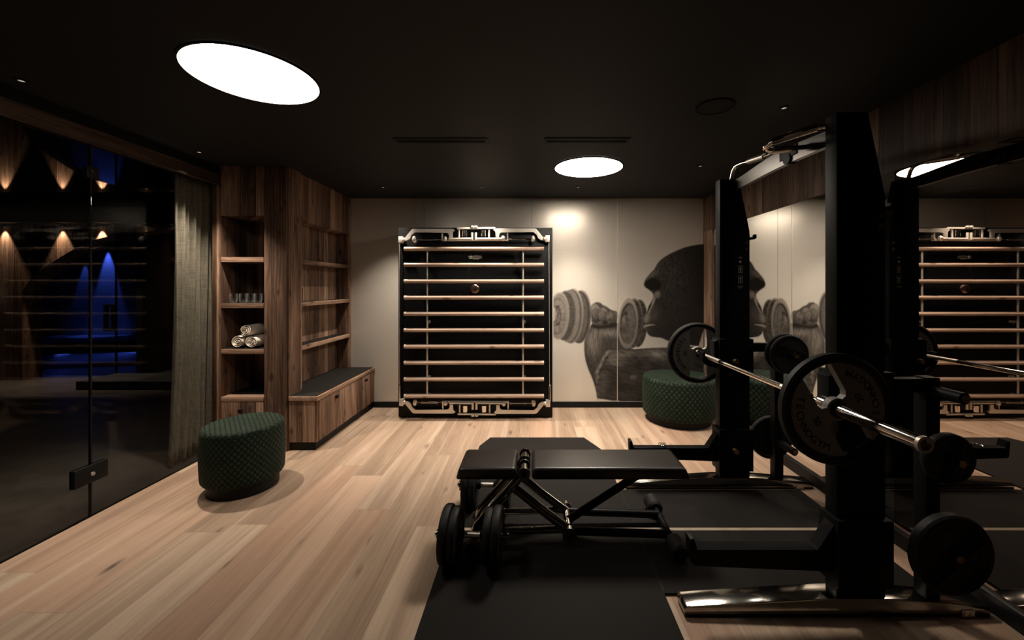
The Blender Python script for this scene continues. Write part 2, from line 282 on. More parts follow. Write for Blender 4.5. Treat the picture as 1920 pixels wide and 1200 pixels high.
# ================================================================== mesh helpers
class MB:
    def __init__(s): s.bm = bmesh.new(); s.uv = s.bm.loops.layers.uv.new('UVMap')
    def box(s, x0, x1, y0, y1, z0, z1, bev=0.0, mat=None, seg=2):
        t = bmesh.new(); bmesh.ops.create_cube(t, size=1)
        for v in t.verts: v.co = Vector((x0 + (v.co.x + .5) * (x1 - x0), y0 + (v.co.y + .5) * (y1 - y0), z0 + (v.co.z + .5) * (z1 - z0)))
        if bev: bmesh.ops.bevel(t, geom=list(t.edges), offset=bev, segments=seg, profile=0.6, affect='EDGES')
        return s.merge(t, mat)
    def merge(s, t, mat=None):
        me = bpy.data.meshes.new('tmp')
        if mat is not None: bmesh.ops.transform(t, matrix=mat, verts=t.verts)
        bmesh.ops.recalc_face_normals(t, faces=t.faces)
        t.to_mesh(me); t.free(); s.bm.from_mesh(me); bpy.data.meshes.remove(me); return s
    def prism(s, pts, off, mat=None, bev=0.0, holes=()):
        """polygon pts (3-D list) extruded by vector off"""
        t = bmesh.new()
        if holes:
            es = []
            for loop in [pts] + list(holes):
                vv = [t.verts.new(p) for p in loop]
                for i in range(len(vv)): es.append(t.edges.new((vv[i], vv[(i + 1) % len(vv)])))
            r = bmesh.ops.triangle_fill(t, use_beauty=True, use_dissolve=False, edges=es)
            fs = [g for g in r['geom'] if isinstance(g, bmesh.types.BMFace)]
        else:
            fs = [t.faces.new([t.verts.new(p) for p in pts])]
        r = bmesh.ops.extrude_face_region(t, geom=fs)
        for g in r['geom']:
            if isinstance(g, bmesh.types.BMVert): g.co += Vector(off)
        if bev:
            bmesh.ops.recalc_face_normals(t, faces=t.faces)
            es = [e for e in t.edges if len(e.link_faces) == 2 and e.calc_face_angle(0) > 0.6]
            bmesh.ops.bevel(t, geom=es, offset=bev, segments=2, profile=0.6, affect='EDGES')
        return s.merge(t, mat)
    def cyl(s, a, b, r, r2=None, n=20, cap=True):
        a, b = Vector(a), Vector(b); d = b - a; t = bmesh.new()
        bmesh.ops.create_cone(t, cap_ends=cap, segments=n, radius1=r, radius2=r if r2 is None else r2, depth=d.length)
        return s.merge(t, Matrix.Translation((a + b) / 2) @ d.to_track_quat('Z', 'Y').to_matrix().to_4x4())
    def tube(s, pts, r, n=12, smooth=0):
        pts = [Vector(p) for p in pts]
        for _ in range(smooth):
            q = [pts[0]]
            for i in range(len(pts) - 1): q += [pts[i] * .75 + pts[i + 1] * .25, pts[i] * .25 + pts[i + 1] * .75]
            pts = q + [pts[-1]]
        t = bmesh.new(); rings = []; up = None
        for i, p in enumerate(pts):
            d = (pts[min(i + 1, len(pts) - 1)] - pts[max(i - 1, 0)]).normalized()
            if up is None: up = d.orthogonal().normalized()
            up = (up - d * up.dot(d)).normalized(); sd = d.cross(up)
            rings.append([t.verts.new(p + (up * math.cos(2 * PI * k / n) + sd * math.sin(2 * PI * k / n)) * r) for k in range(n)])
        for A, B in zip(rings, rings[1:]):
            for k in range(n): t.faces.new((A[k], A[(k + 1) % n], B[(k + 1) % n], B[k]))
        t.faces.new(rings[0][::-1]); t.faces.new(rings[-1]); return s.merge(t)
    def lathe(s, prof, n=32, mat=None, uvs=None, close=False):
        """prof list of (r,z) around Z"""
        t = bmesh.new(); ul = t.loops.layers.uv.new('UVMap'); rings = []
        for r, z in prof: rings.append([t.verts.new((r * math.cos(2 * PI * k / n), r * math.sin(2 * PI * k / n), z)) for k in range(n)] if r > 1e-6 else [t.verts.new((0, 0, z))])
        seq = list(range(len(rings) - 1)) + ([len(rings) - 1] if close else [])
        for i in seq:
            A, B = rings[i], rings[(i + 1) % len(rings)]
            for k in range(n):
                k2 = (k + 1) % n
                vv = [A[k % len(A)], A[k2 % len(A)], B[k2 % len(B)], B[k % len(B)]]; u = []
                for v in vv:
                    if v not in u: u.append(v)
                if len(u) > 2:
                    f = t.faces.new(u)
                    if uvs:
                        for l in f.loops:
                            l[ul].uv = uvs(l.vert.co, k, n, f)
        return s.merge(t, mat)
    def ball(s, c, r, sx=1, sy=1, sz=1, sub=2):
        t = bmesh.new(); bmesh.ops.create_icosphere(t, subdivisions=sub, radius=r)
        return s.merge(t, Matrix.Translation(c) @ Matrix.Diagonal((sx, sy, sz, 1)))
    def build(s, name, m, parent=None, smooth=True, ang=35):
        me = bpy.data.meshes.new(name)
        if parent is not None:
            wl = parent.location.copy(); p = parent.parent
            while p: wl += p.location; p = p.parent
            bmesh.ops.translate(s.bm, vec=-wl, verts=s.bm.verts)
        s.bm.to_mesh(me); s.bm.free(); me.materials.append(m if not isinstance(m, str) else M[m])
        if smooth:
            me.polygons.foreach_set('use_smooth', [True] * len(me.polygons)); me.set_sharp_from_angle(angle=math.radians(ang))
        o = bpy.data.objects.new(name, me); C.objects.link(o)
        if parent is not None: o.parent = parent
        return o
def tag(o, label=None, cat=None, group=None, kind=None):
    if label: o['label'] = label
    if cat: o['category'] = cat
    if group: o['group'] = group
    if kind: o['kind'] = kind
    return o
def thing(name, label, cat, loc=(0, 0, 0), group=None):
    o = bpy.data.objects.new(name, None); C.objects.link(o); o.location = loc; o.empty_display_size = 0.1
    return tag(o, label, cat, group)
def struct(name, mb, m, label, cat=None):
    o = mb.build(name, m); return tag(o, label, cat or name.split('_')[0], kind='structure')
def dup(root, loc, label=None, rot=None):
    r = root.copy(); C.objects.link(r); r.location = loc
    if rot is not None: r.rotation_euler = rot
    if label: r['label'] = label
    for ch in root.children:
        c = ch.copy(); C.objects.link(c); c.parent = r
        for g in ch.children:
            d = g.copy(); C.objects.link(d); d.parent = c
    return r
def text_bm(body, size, depth=0.0006):
    cu = bpy.data.curves.new('txt', 'FONT'); cu.body = body; cu.size = size; cu.extrude = depth; cu.align_x = 'CENTER'; cu.align_y = 'CENTER'; cu.resolution_u = 3
    o = bpy.data.objects.new('txt', cu); C.objects.link(o)
    bpy.context.view_layer.update()
    me = bpy.data.meshes.new_from_object(o.evaluated_get(bpy.context.evaluated_depsgraph_get()))
    bpy.data.objects.remove(o); bpy.data.curves.remove(cu)
    t = bmesh.new(); t.from_mesh(me); bpy.data.meshes.remove(me); return t
RX90 = Matrix.Rotation(PI / 2, 4, 'X')           # text in XY -> facing -Y

# ================================================================== setting
mb = MB(); mb.box(XG - 0.01, XM + 0.12, YF, YB + 0.1, -0.1, 0); struct('floor', mb, 'floor', 'wide oak plank floor of the gym')
mb = MB(); mb.box(-11, XG - 0.01, YF, YL + 0.35, -0.1, 0); struct('floor_lounge', mb, 'tile', 'dark stone tile floor beyond the glass wall', 'floor')
mb = MB(); mb.box(XG - 0.02, XM + 0.12, YF, YB + 0.1, H, H + 0.2); struct('ceiling', mb, 'black_ceiling', 'matt black ceiling of the gym')
mb = MB(); mb.box(-11, XG - 0.04, YF, YL + 0.05, HL, HL + 0.1); struct('ceiling_lounge', mb, 'gloss_ceiling', 'glossy black ceiling of the room beyond the glass', 'ceiling')
mb = MB(); mb.box(-11, XM + 0.12, YF - 0.1, YF, 0, HL + 0.1); struct('wall_front', mb, 'timber_dark', 'dark timber wall behind the viewer', 'wall')
mb = MB(); mb.box(-2.95, XM + 0.12, YB, YB + 0.1, 0, H); struct('wall_back', mb, 'black', 'black backing of the metal clad end wall', 'wall')
mb = MB(); mb.box(XM + 0.012, XM + 0.12, YF, YB, 0, H); struct('wall_right', mb, 'black', 'black wall carrying the mirrors', 'wall')
mb = MB(); mb.box(-11.1, -11, YF, YL + 0.05, 0, HL + 0.1); struct('wall_left', mb, 'black', 'dark far side wall of the room beyond the glass', 'wall')
# right wall timber fascia + corner trim
mb = MB(); mb.box(XM - 0.012, XM + 0.012, YF, YB, 2.053, H); struct('trim_1', mb, 'timber_dark', 'timber board fascia above the mirror wall', 'trim')
mb = MB(); mb.box(XM - 0.008, XM + 0.012, 4.44, YB, 0.08, 2.053); struct('trim_2', mb, 'timber', 'narrow upright timber strip in the corner beside the mirror', 'trim')
mb = MB(); mb.box(XM - 0.02, XM + 0.012, YF, YB, 0, 0.08, 0.002); struct('baseboard_right', mb, 'black', 'black baseboard under the mirrors', 'baseboard')
mb = MB(); mb.box(-1.86, XM - 0.02, YB - 0.022, YB, 0, 0.068, 0.002); struct('baseboard_back', mb, 'black', 'black baseboard under the metal wall', 'baseboard')
# mirrors
for y0, y1, mm_, lb in ((3.28, 4.44, 'mirror_clear', 'clear mirror panel nearest the metal end wall, showing the second gorilla'),
                   (2.216, 3.28, 'mirror_clear', 'clear mirror panel behind the far rack post, between the two visible joints'),
                   (1.15, 2.216, 'mirror', 'tinted mirror panel at the right edge, showing the wall bars'),
                   (0.0, 1.15, 'mirror', 'tinted mirror panel next to the viewer, last of the row')):
    mb = MB(); mb.box(XM, XM + 0.011, y0 + 0.0015, y1 - 0.0015, 0.08, 2.053)
    tag(mb.build('mirror_panel', mm_, smooth=False), lb, 'mirror', 'mirror panels on the right wall')
# metal wall panels
def uvbox(mb):
    for f in mb.bm.faces:
        for l in f.loops: l[mb.uv].uv = (l.vert.co.x, l.vert.co.z)
for x0, x1, lb in ((-2.28, -1.277, 'brushed champagne metal wall panel beside the timber shelves'),
                   (-1.277, -0.019, 'brushed champagne metal wall panel behind the wall bars'),
                   (-0.019, 0.982, 'brushed champagne metal wall panel under the bright lamp glow'),
                   (0.982, XM - 0.012, 'brushed champagne metal wall panel in the corner by the mirror')):
    mb = MB(); mb.box(x0 + 0.0015, x1 - 0.0015, YB - 0.012, YB, 0.068, H); uvbox(mb)
    tag(mb.build('wall_panel', 'panel', smooth=False), lb, 'wall panel', 'metal panels on the end wall')
mb = MB(); mb.box(0.9785, 0.9855, YB - 0.0145, YB - 0.0118, 0.068, H); struct('trim_3', mb, 'steel', 'thin bright metal strip along the wall panel joint', 'trim')
# glass partition, header
YT = 3.43                                  # front plane of the timber furniture
SEAM = 2.455
def pane(y0, y1, name, lb):
    mb = MB(); mb.box(XG - 0.006, XG + 0.006, y0, y1, 0.004, 2.285); return struct(name, mb, 'glass', lb, 'window')
pane(SEAM + 0.004, YT - 0.004, 'window_1', 'clear floor to ceiling glass pane in front of the curtain')
pane(0.9, SEAM - 0.004, 'window_2', 'clear floor to ceiling glass door pane at the left edge')
pane(YF + 0.01, 0.892, 'window_3', 'clear floor to ceiling glass pane beside the viewer')
mb = MB(); mb.box(XG - 0.007, XG + 0.007, SEAM - 0.004, SEAM + 0.004, 0.004, 2.285); struct('trim_4', mb, 'black', 'dark vertical seal between the glass panes', 'trim')
mb = MB(); mb.box(XG - 0.035, XG + 0.035, YF, YT, 2.285, 2.375); struct('trim_5', mb, 'header', 'timber header rail along the top of the glass', 'trim')
mb = MB(); mb.box(XG - 0.04, XG + 0.02, YF, YT, 2.375, HL + 0.05); struct('wall_header', mb, 'black', 'black strip of wall above the timber header rail', 'wall')
mb = MB(); mb.box(XG - 0.012, XG + 0.004, YF, YT, 0.0, 0.004); struct('trim_6', mb, 'black', 'black floor channel under the glass', 'trim')
# door patch fitting and top hinge
t = thing('patch_fitting', 'black rectangular lock plate low on the glass joint', 'lock', (XG, SEAM, 0.27))
mb = MB(); mb.box(XG - 0.014, XG + 0.02, SEAM - 0.1, SEAM + 0.085, 0.215, 0.322, 0.003); mb.build('lock_plate', 'black', t)
mb = MB(); mb.cyl((XG + 0.018, SEAM - 0.005, 0.268), (XG + 0.026, SEAM - 0.005, 0.268), 0.011); mb.build('keyhole', 'steel', t)
t = thing('glass_clamp', 'small dark glass clamp with bright studs high on the glass joint', 'clamp', (XG, SEAM, 2.1))
mb = MB(); mb.box(XG - 0.012, XG + 0.014, SEAM - 0.03, SEAM + 0.04, 2.08, 2.15, 0.003); mb.build('clamp_body', 'black', t)
mb = MB(); mb.cyl((XG + 0.014, SEAM - 0.015, 2.115), (XG + 0.03, SEAM - 0.015, 2.115), 0.006); mb.build('stud', 'chrome', t)
mb = MB(); mb.cyl((XG + 0.02, SEAM - 0.015, 1.91), (XG + 0.02, SEAM - 0.015, 1.96), 0.005)
mb.build('pin', 'chrome', t)

# ---------------------------------------------------------------- ceiling lamps
def lamp(x, y, r, lb, mt, pw):
    t = thing('ceiling_lamp', lb, 'ceiling lamp', (x, y, H), 'round recessed ceiling lamps')
    mb = MB(); mb.lathe([(0, -0.006), (r - 0.004, -0.006), (r - 0.004, 0.0), (0, 0.0)], 72, Matrix.Translation((x, y, H - 0.001))); mb.build('diffuser', mt, t)
    L = bpy.data.lights.new('lamp_beam', 'AREA'); L.shape = 'DISK'; L.size = 2 * r - 0.02; L.energy = pw; L.color = LAMP_C[:3]; L.spread = math.radians(125)
    lo = bpy.data.objects.new('lamp_beam', L); C.objects.link(lo); lo.location = (x, y, H - 0.012)
    mb = MB(); mb.lathe([(r - 0.004, -0.008), (r + 0.006, -0.008), (r + 0.006, 0), (r - 0.004, 0)], 72, Matrix.Translation((x, y, H - 0.001)), close=True); mb.build('rim', 'black', t)
lamp(-1.372, 1.965, 0.287, 'large round white ceiling lamp on the left, above the oak floor', 'lamp', LAMPS[0][1])
lamp(0.477, 3.458, 0.292, 'round white ceiling lamp near the metal end wall', 'lamp_b', LAMPS[1][1])
dl = None
for x, y, pw, lb in ((-1.56, 4.153, 165, 'tiny ceiling spot left of the wall bars, near the end wall'), (-0.537, 4.153, 165, 'tiny ceiling spot above the wall bars'),
                 (0.465, 4.153, 110, 'tiny ceiling spot between the round lamp and the end wall'), (-2.56, 3.065, 185, 'tiny ceiling spot in front of the curtain'),
                 (1.426, 3.418, 60, 'tiny ceiling spot right of the far round lamp'), (1.445, 2.306, 8, 'tiny ceiling spot above the rack crossbeam'),
                 (-2.56, 2.0, 18, 'tiny ceiling spot at the far left edge of the gym ceiling')):
    if dl is None:
        t = thing('downlight', lb, 'downlight', (x, y, H), 'small ceiling spots')
        mb = MB(); mb.lathe([(0.013, -0.004), (0.03, -0.004), (0.03, 0), (0.013, 0)], 24, Matrix.Translation((x, y, H)), close=True); mb.build('bezel', 'black', t)
        mb = MB(); mb.lathe([(0, -0.002), (0.013, -0.002), (0.013, 0), (0, 0)], 20, Matrix.Translation((x, y, H))); mb.build('lens', 'dot', t)
        dl = t
    else: dup(dl, (x, y, H), lb)
    L = bpy.data.lights.new('downlight_beam', 'SPOT'); L.energy = pw; L.color = LAMP_C[:3]; L.spot_size = math.radians(82); L.spot_blend = 0.9; L.shadow_soft_size = 0.02
    lo = bpy.data.objects.new('downlight_beam', L); C.objects.link(lo); lo.location = (x, y, H - 0.012)
for x0, x1, lb in ((-0.978, -0.32, 'black slot air vent in the ceiling left of the far lamp'), (0.075, 0.677, 'black slot air vent in the ceiling before the far lamp')):
    t = thing('ceiling_vent', lb, 'vent', ((x0 + x1) / 2, 2.82, H), 'slot vents in the ceiling')
    mb = MB(); mb.prism([(x0, 2.77, H - 0.006), (x1, 2.77, H - 0.006), (x1, 2.87, H - 0.006), (x0, 2.87, H - 0.006)], (0, 0, 0.006),
                        holes=[[(x0 + .02, 2.79, H - 0.006), (x1 - .02, 2.79, H - 0.006), (x1 - .02, 2.85, H - 0.006), (x0 + .02, 2.85, H - 0.006)]]); mb.build('frame', 'satin', t)
    for k in range(3):
        mb = MB(); mb.box(x0 + .02, x1 - .02, 2.797 + k * 0.02, 2.803 + k * 0.02, H - 0.005, H); mb.build('slat', 'black', t)
t = thing('ceiling_speaker', 'round black speaker grille in the ceiling above the rack', 'speaker', (1.04, 2.29, H))
mb = MB(); mb.lathe([(0.095, -0.006), (0.105, -0.006), (0.105, 0), (0.095, 0)], 40, Matrix.Translation((1.04, 2.29, H)), close=True); mb.build('rim', 'satin', t)
mb = MB(); mb.lathe([(0, -0.004), (0.095, -0.004), (0.095, 0), (0, 0)], 40, Matrix.Translation((1.04, 2.29, H))); mb.build('grille', 'black', t)

# ================================================================== lounge beyond the glass
def W(px, py, Y=YL): v = at(px, py, Y); return (v.x, v.z)
arch = [W(42, 713), W(42, 545), W(60, 520), W(91, 496), W(130, 472), W(168, 452), W(200, 444), W(224, 440), W(275, 434), W(330, 431), W(420, 428), W(470, 428)]
arch[0] = (arch[0][0], 0.0)
outer = [(-11, 0), arch[0]] + arch[1:] + [(arch[-1][0], 0), (-2.9, 0), (-2.9, HL), (-11, HL)]
mb = MB(); mb.prism([(x, YL, z) for x, z in outer], (0, 0.25, 0)); struct('wall_lounge', mb, 'lounge_wood', 'timber clad far wall with a wide arched opening', 'wall')
mb = MB(); mb.box(-11, -2.9, YL - 0.22, YL - 0.001, 2.35, HL); struct('trim_7', mb, 'black', 'black soffit along the top of the timber arch wall', 'trim')
sp = None
for px, lb, e in ((10, 'warm spot in the black soffit, at the left edge over the timber wall', 9), (118, 'warm spot in the black soffit, second from the left edge', 11), (192, 'warm spot in the black soffit right of the glass joint, over the arch', 11),
               (275, 'warm spot in the black soffit over the flat top of the arch', 4), (328, 'warm spot in the black soffit next to the curtain', 4)):
    x = (px - VX) / F * YL; y = YL - 0.055
    if sp is None:
        sp = thing('soffit_spot', lb, 'downlight', (x, y, 2.35), 'warm spots over the arch wall')
        mb = MB(); mb.lathe([(0.02, -0.012), (0.035, -0.012), (0.035, 0), (0.02, 0)], 20, Matrix.Translation((x, y, 2.35)), close=True); mb.build('bezel', 'black', sp)
        mb = MB(); mb.lathe([(0, -0.004), (0.02, -0.004), (0.02, 0), (0, 0)], 16, Matrix.Translation((x, y, 2.35))); mb.build('lens', 'dot_bright', sp)
    else: dup(sp, (x, y, 2.35), lb)
    L = bpy.data.lights.new('soffit_spot_light', 'SPOT'); L.energy = e * 5; L.color = (1, 0.78, 0.60); L.spot_size = math.radians(58); L.spot_blend = 0.6; L.shadow_soft_size = 0.01
    lo = bpy.data.objects.new('soffit_spot_light', L); C.objects.link(lo); lo.location = (x, y, 2.33); lo.rotation_euler = (math.radians(4), 0, 0)
t = thing('lounge_downlight', 'bright small ceiling spot beyond the glass at the upper left', 'downlight', (-3.45, 2.84, HL))
mb = MB(); mb.lathe([(0, -0.004), (0.022, -0.004), (0.022, 0), (0, 0)], 16, Matrix.Translation((-3.45, 2.84, HL))); mb.build('lens', 'dot_bright', t)
mb = MB(); mb.lathe([(0.022, -0.006), (0.036, -0.006), (0.036, 0), (0.022, 0)], 20, Matrix.Translation((-3.45, 2.84, HL)), close=True); mb.build('bezel', 'black', t)
L = bpy.data.lights.new('lounge_downlight_beam', 'SPOT'); L.energy = 22; L.color = LAMP_C[:3]; L.spot_size = math.radians(110); L.spot_blend = 1.0; L.shadow_soft_size = 0.02
lo = bpy.data.objects.new('lounge_downlight_beam', L); C.objects.link(lo); lo.location = (-3.45, 2.84, HL - 0.012)
# steam room behind the arch
YS = 8.0
sx = lambda px, Y: (px - VX) / F * Y
mb = MB(); mb.box(-11.5, -5.2, YS, YS + 0.1, 0, HL); struct('wall_steam_back', mb, 'steam_wall', 'pale plaster back wall of the blue lit steam room', 'wall')
mb = MB(); mb.box(-11.6, -11.5, YL + 0.25, YS, 0, HL); struct('wall_steam_side', mb, 'steam_dark', 'side wall of the blue lit steam room', 'wall')
mb = MB(); mb.box(-11.6, -2.9, YL + 0.05, YS + 0.1, HL, HL + 0.1); struct('ceiling_steam', mb, 'black', 'black ceiling of the blue lit steam room', 'ceiling')
mb = MB(); mb.box(-11.6, -2.9, YL + 0.35, YS + 0.1, -0.1, 0); struct('floor_steam', mb, 'steam_dark', 'dark stone floor of the steam room', 'floor')
xs = sx(268, 6.4)
mb = MB(); mb.box(xs, xs + 0.1, YL + 0.26, YS, 0, HL); struct('wall_steam_right', mb, 'black', 'black partition beside the steam room glass', 'wall')
mb = MB(); mb.box(xs + 0.1, -3.2, YL + 0.75, YL + 0.8, 0, HL); struct('wall_lounge_panel', mb, 'grey_door', 'dark grey panelled wall right of the steam room', 'wall')
t = thing('steam_bench', 'blue lit stone bench with an overhanging seat inside the steam room', 'bench', (-8.2, 7.4, 0))
ft = [(xs - 0.02, 7.31), (-8.33, 6.83), (-10.5, 6.2 + 0.45)]
def bench_poly(d, z0, z1, name, m):
    mb = MB(); mb.prism([(xs - 0.02, 7.31 + d, z0), (xs - 0.02, 7.99, z0), (-11.4, 7.99, z0), (-11.4, 6.62 + d, z0), (-8.33, 6.83 + d, z0)], (0, 0, z1 - z0)); return mb.build(name, m, t, smooth=False)
bench_poly(0.0, 0.25, 0.45, 'seat_slab', 'steam_bench'); bench_poly(0.12, 0.07, 0.25, 'body', 'steam_bench'); bench_poly(0.03, 0.0, 0.07, 'plinth', 'steam_dark')
mb = MB(); mb.box(sx(220, YL), -2.95, YL - 0.55, YL - 0.002, 0.0, 0.11, 0.006)
tag(mb.build('lounge_plinth', 'grey_door'), 'low dark plinth on the tiles under the arch, beside the curtain', 'plinth')
# steam room glass front with its handle
mb = MB(); mb.box(sx(62, 6.32), sx(218, 6.32), 6.315, 6.325, 0.01, 2.16); struct('window_4', mb, 'glass_dark', 'smoked glass door of the steam room', 'window')
mb = MB(); mb.box(sx(218, 6.32), xs, 6.315, 6.325, 0.01, 2.3); struct('window_5', mb, 'glass_dark', 'smoked fixed glass beside the steam room door', 'window')
mb = MB(); mb.box(sx(217.3, 6.32), sx(218.6, 6.32), 6.305, 6.335, 0.0, 2.3); struct('trim_8', mb, 'black', 'thin dark edge of the steam room door', 'trim')
a, b_ = at(195, 571, 6.27), at(213, 621, 6.27)
mb = MB(); o_ = [(a.x, 6.26, a.z), (b_.x, 6.26, a.z), (b_.x, 6.26, b_.z), (a.x, 6.26, b_.z)]; th = 0.038
mb.prism(o_, (0, 0.05, 0), holes=[[(a.x + th, 6.26, a.z - th), (b_.x - th, 6.26, a.z - th), (b_.x - th, 6.26, b_.z + th), (a.x + th, 6.26, b_.z + th)]])
tag(mb.build('door_handle', 'black'), 'black rectangular loop handle on the smoked steam room glass', 'door handle')
def spot(name, loc, e, col, size, rot=(0, 0, 0), rad=0.02, blend=0.6):
    L = bpy.data.lights.new(name, 'SPOT'); L.energy = e; L.color = col; L.spot_size = math.radians(size); L.spot_blend = blend; L.shadow_soft_size = rad
    o = bpy.data.objects.new(name, L); C.objects.link(o); o.location = loc; o.rotation_euler = rot
BL = (0.06, 0.13, 1.0)
for i, (px, e, z, yy) in enumerate(((203, 150, 2.34, YS - 0.075), (160, 24, 2.10, YS - 0.08))):
    x = sx(px, YS)
    t = thing('steam_spot', ('blue spot over the bright blue wall wash in the steam room', 'fainter blue spot behind the glass joint in the steam room')[i], 'downlight', (x, yy, z), 'blue steam room spots')
    mb = MB(); mb.lathe([(0.03, -0.01), (0.045, -0.01), (0.045, 0.03), (0, 0.03)], 20, Matrix.Translation((x, yy, z))); mb.build('housing', 'black', t)
    mb = MB(); mb.cyl((x, yy, z + 0.03), (x, yy, HL), 0.012); mb.build('stem', 'black', t)
    spot('steam_spot_light', (x, yy, z - 0.012), e, BL, 33, (math.radians(1), 0, 0), 0.01, 0.5)
for i, (loc, e) in enumerate((((-7.7, 7.18, 0.235), 1.2), ((-7.7, 6.99, 0.245), 1.2))):
    L = bpy.data.lights.new('bench_strip_light', 'AREA'); L.energy = e; L.color = BL; L.shape = 'RECTANGLE'; L.size = 1.3; L.size_y = 0.03
    o = bpy.data.objects.new('bench_strip_light', L); C.objects.link(o); o.location = loc; o.rotation_euler = (0, 0, math.atan2(0.48, 1.17))

# ---------------------------------------------------------------- curtain
bm = bmesh.new(); NU, NV = 150, 24; g = []
for j in range(NV + 1):
    f = j / NV; z = 0.02 + f * 2.36; row = []
    for i in range(NU + 1):
        s = i / NU; flare = (1 - f) ** 3
        ph = s * 2 * PI * 10.5 + 0.8 * math.sin(s * 9)
        y = 3.17 + s * 0.56 - 0.07 * flare * (1 - s)
        x = -2.84 + 0.027 * math.sin(ph + 0.5 * math.sin(ph)) * (0.85 + 0.35 * flare) + 0.004 * math.sin(ph * 2.3 + 2 * f) + 0.008 * math.sin(5 * f + ph * .5)
        row.append(bm.verts.new((x, y, z)))
    g.append(row)
for j in range(NV):
    for i in range(NU): bm.faces.new((g[j][i], g[j][i + 1], g[j + 1][i + 1], g[j + 1][i]))
mb = MB(); mb.merge(bm); cu = mb.build('curtain', 'linen'); md = cu.modifiers.new('thick', 'SOLIDIFY'); md.thickness = 0.004
tag(cu, 'pleated beige linen curtain hanging behind the glass beside the shelves', 'curtain')
t = None
mb = MB(); mb.box(-2.90, -2.80, 2.2, 3.80, 2.385, 2.41); tag(mb.build('curtain_track', 'black'), 'black ceiling track the linen curtain hangs from', 'curtain track')

# ================================================================== timber furniture
ST = (1.666, 1.269, 0.875)
XB0, XB1 = -2.684, -2.314
t = thing('shelf_tower', 'tall reclaimed timber shelf unit with three shelves beside the curtain', 'shelf', ((XB0 + XB1) / 2, YT, 0))
mb = MB(); mb.box(-2.757, XB0, YT, 4.0, 0, H, 0.004); mb.build('side_panel', 'timber', t)
mb = MB(); mb.box(XB1, XB1 + 0.02, YT + 0.206, 4.0, 0, H); mb.build('side_panel', 'timber', t)
mb = MB(); mb.box(XB0, XB1, 3.86, 3.9, 0, H); mb.build('back_panel', 'timber', t)
mb = MB(); mb.box(XB0, XB1, YT + 0.004, YT + 0.034, 2.023, H); mb.box(XB0, XB1, YT + 0.03, 3.86, 2.023, 2.05); mb.build('fascia', 'timber', t)
for z in ST:
    mb = MB(); mb.box(XB0 + 0.001, XB1 - 0.001, YT + 0.003, 3.86, z - 0.042, z, 0.003); sf = mb.build('shelf', 'timber_x', t)
    mb = MB(); mb.box(XB0 + 0.004, XB1 - 0.004, YT + 0.02, 3.858, z - 0.001, z + 0.0006); mb.build('liner', 'mat', sf)
mb = MB(); mb.box(XB0 + 0.001, XB1 - 0.001, YT + 0.003, 3.86, 0.424, 0.464, 0.003); mb.build('bottom_board', 'timber_x', t)
mb = MB(); mb.box(XB0 + 0.004, XB1 - 0.004, YT + 0.004, YT + 0.03, 0.07, 0.42, 0.003); d = mb.build('drawer', 'timber', t)
mb = MB(); mb.cyl((-2.50, YT + 0.004, 0.352), (-2.50, YT - 0.02, 0.352), 0.006); mb.cyl((-2.50, YT - 0.012, 0.352), (-2.50, YT - 0.03, 0.352), 0.017); mb.build('knob', 'black', d)
mb = MB(); mb.box(XB0, XB1, YT + 0.02, YT + 0.04, 0, 0.07); mb.build('toe_kick', 'black', t)
# timber post
mb = MB()
bm = bmesh.new(); bmesh.ops.create_cube(bm, size=1)
for v in bm.verts: v.co = Vector((-2.312 + (v.co.x + .5) * 0.209, YT - 0.006 + (v.co.y + .5) * 0.21, (v.co.z + .5) * H))
bmesh.ops.bevel(bm, geom=[e for e in bm.edges if abs(e.verts[0].co.z - e.verts[1].co.z) > 1], offset=0.012, segments=2, affect='EDGES')
mb.merge(bm); tag(mb.build('timber_post', wood('old timber beam', TIMB, 'z', 0.34, gap=False, dark=0.6, gs=0.8)), 'heavy old timber post between the two shelf units', 'post')
# recessed wall shelf
XS = -2.13
t = thing('wall_shelf', 'shallow reclaimed timber wall shelves above the storage bench', 'shelf', (XS, 4.15, 0.47))
mb = MB(); mb.box(XS - 0.17, XS - 0.15, 3.645, YB - 0.014, 0.47, H); mb.build('back_panel', 'timber', t)
mb = MB(); mb.box(XS - 0.15, XS, 3.64, 3.685, 0.47, H, 0.003); mb.build('stile', 'timber', t)
mb = MB(); mb.box(XS - 0.15, XS, YB - 0.045, YB - 0.014, 0.47, H, 0.003); mb.build('stile', 'timber', t)
mb = MB(); mb.box(XS - 0.15, XS - 0.004, 3.685, YB - 0.045, 2.02, H); mb.build('fascia', 'timber', t)
for z in (1.662, 1.27, 0.866):
    mb = MB(); mb.box(XS - 0.15, XS - 0.002, 3.686, YB - 0.046, z - 0.04, z, 0.003); sf = mb.build('shelf', 'timber_y', t)
    mb = MB(); mb.box(XS - 0.148, XS - 0.016, 3.688, YB - 0.048, z - 0.001, z + 0.0006); mb.build('liner', 'mat', sf)
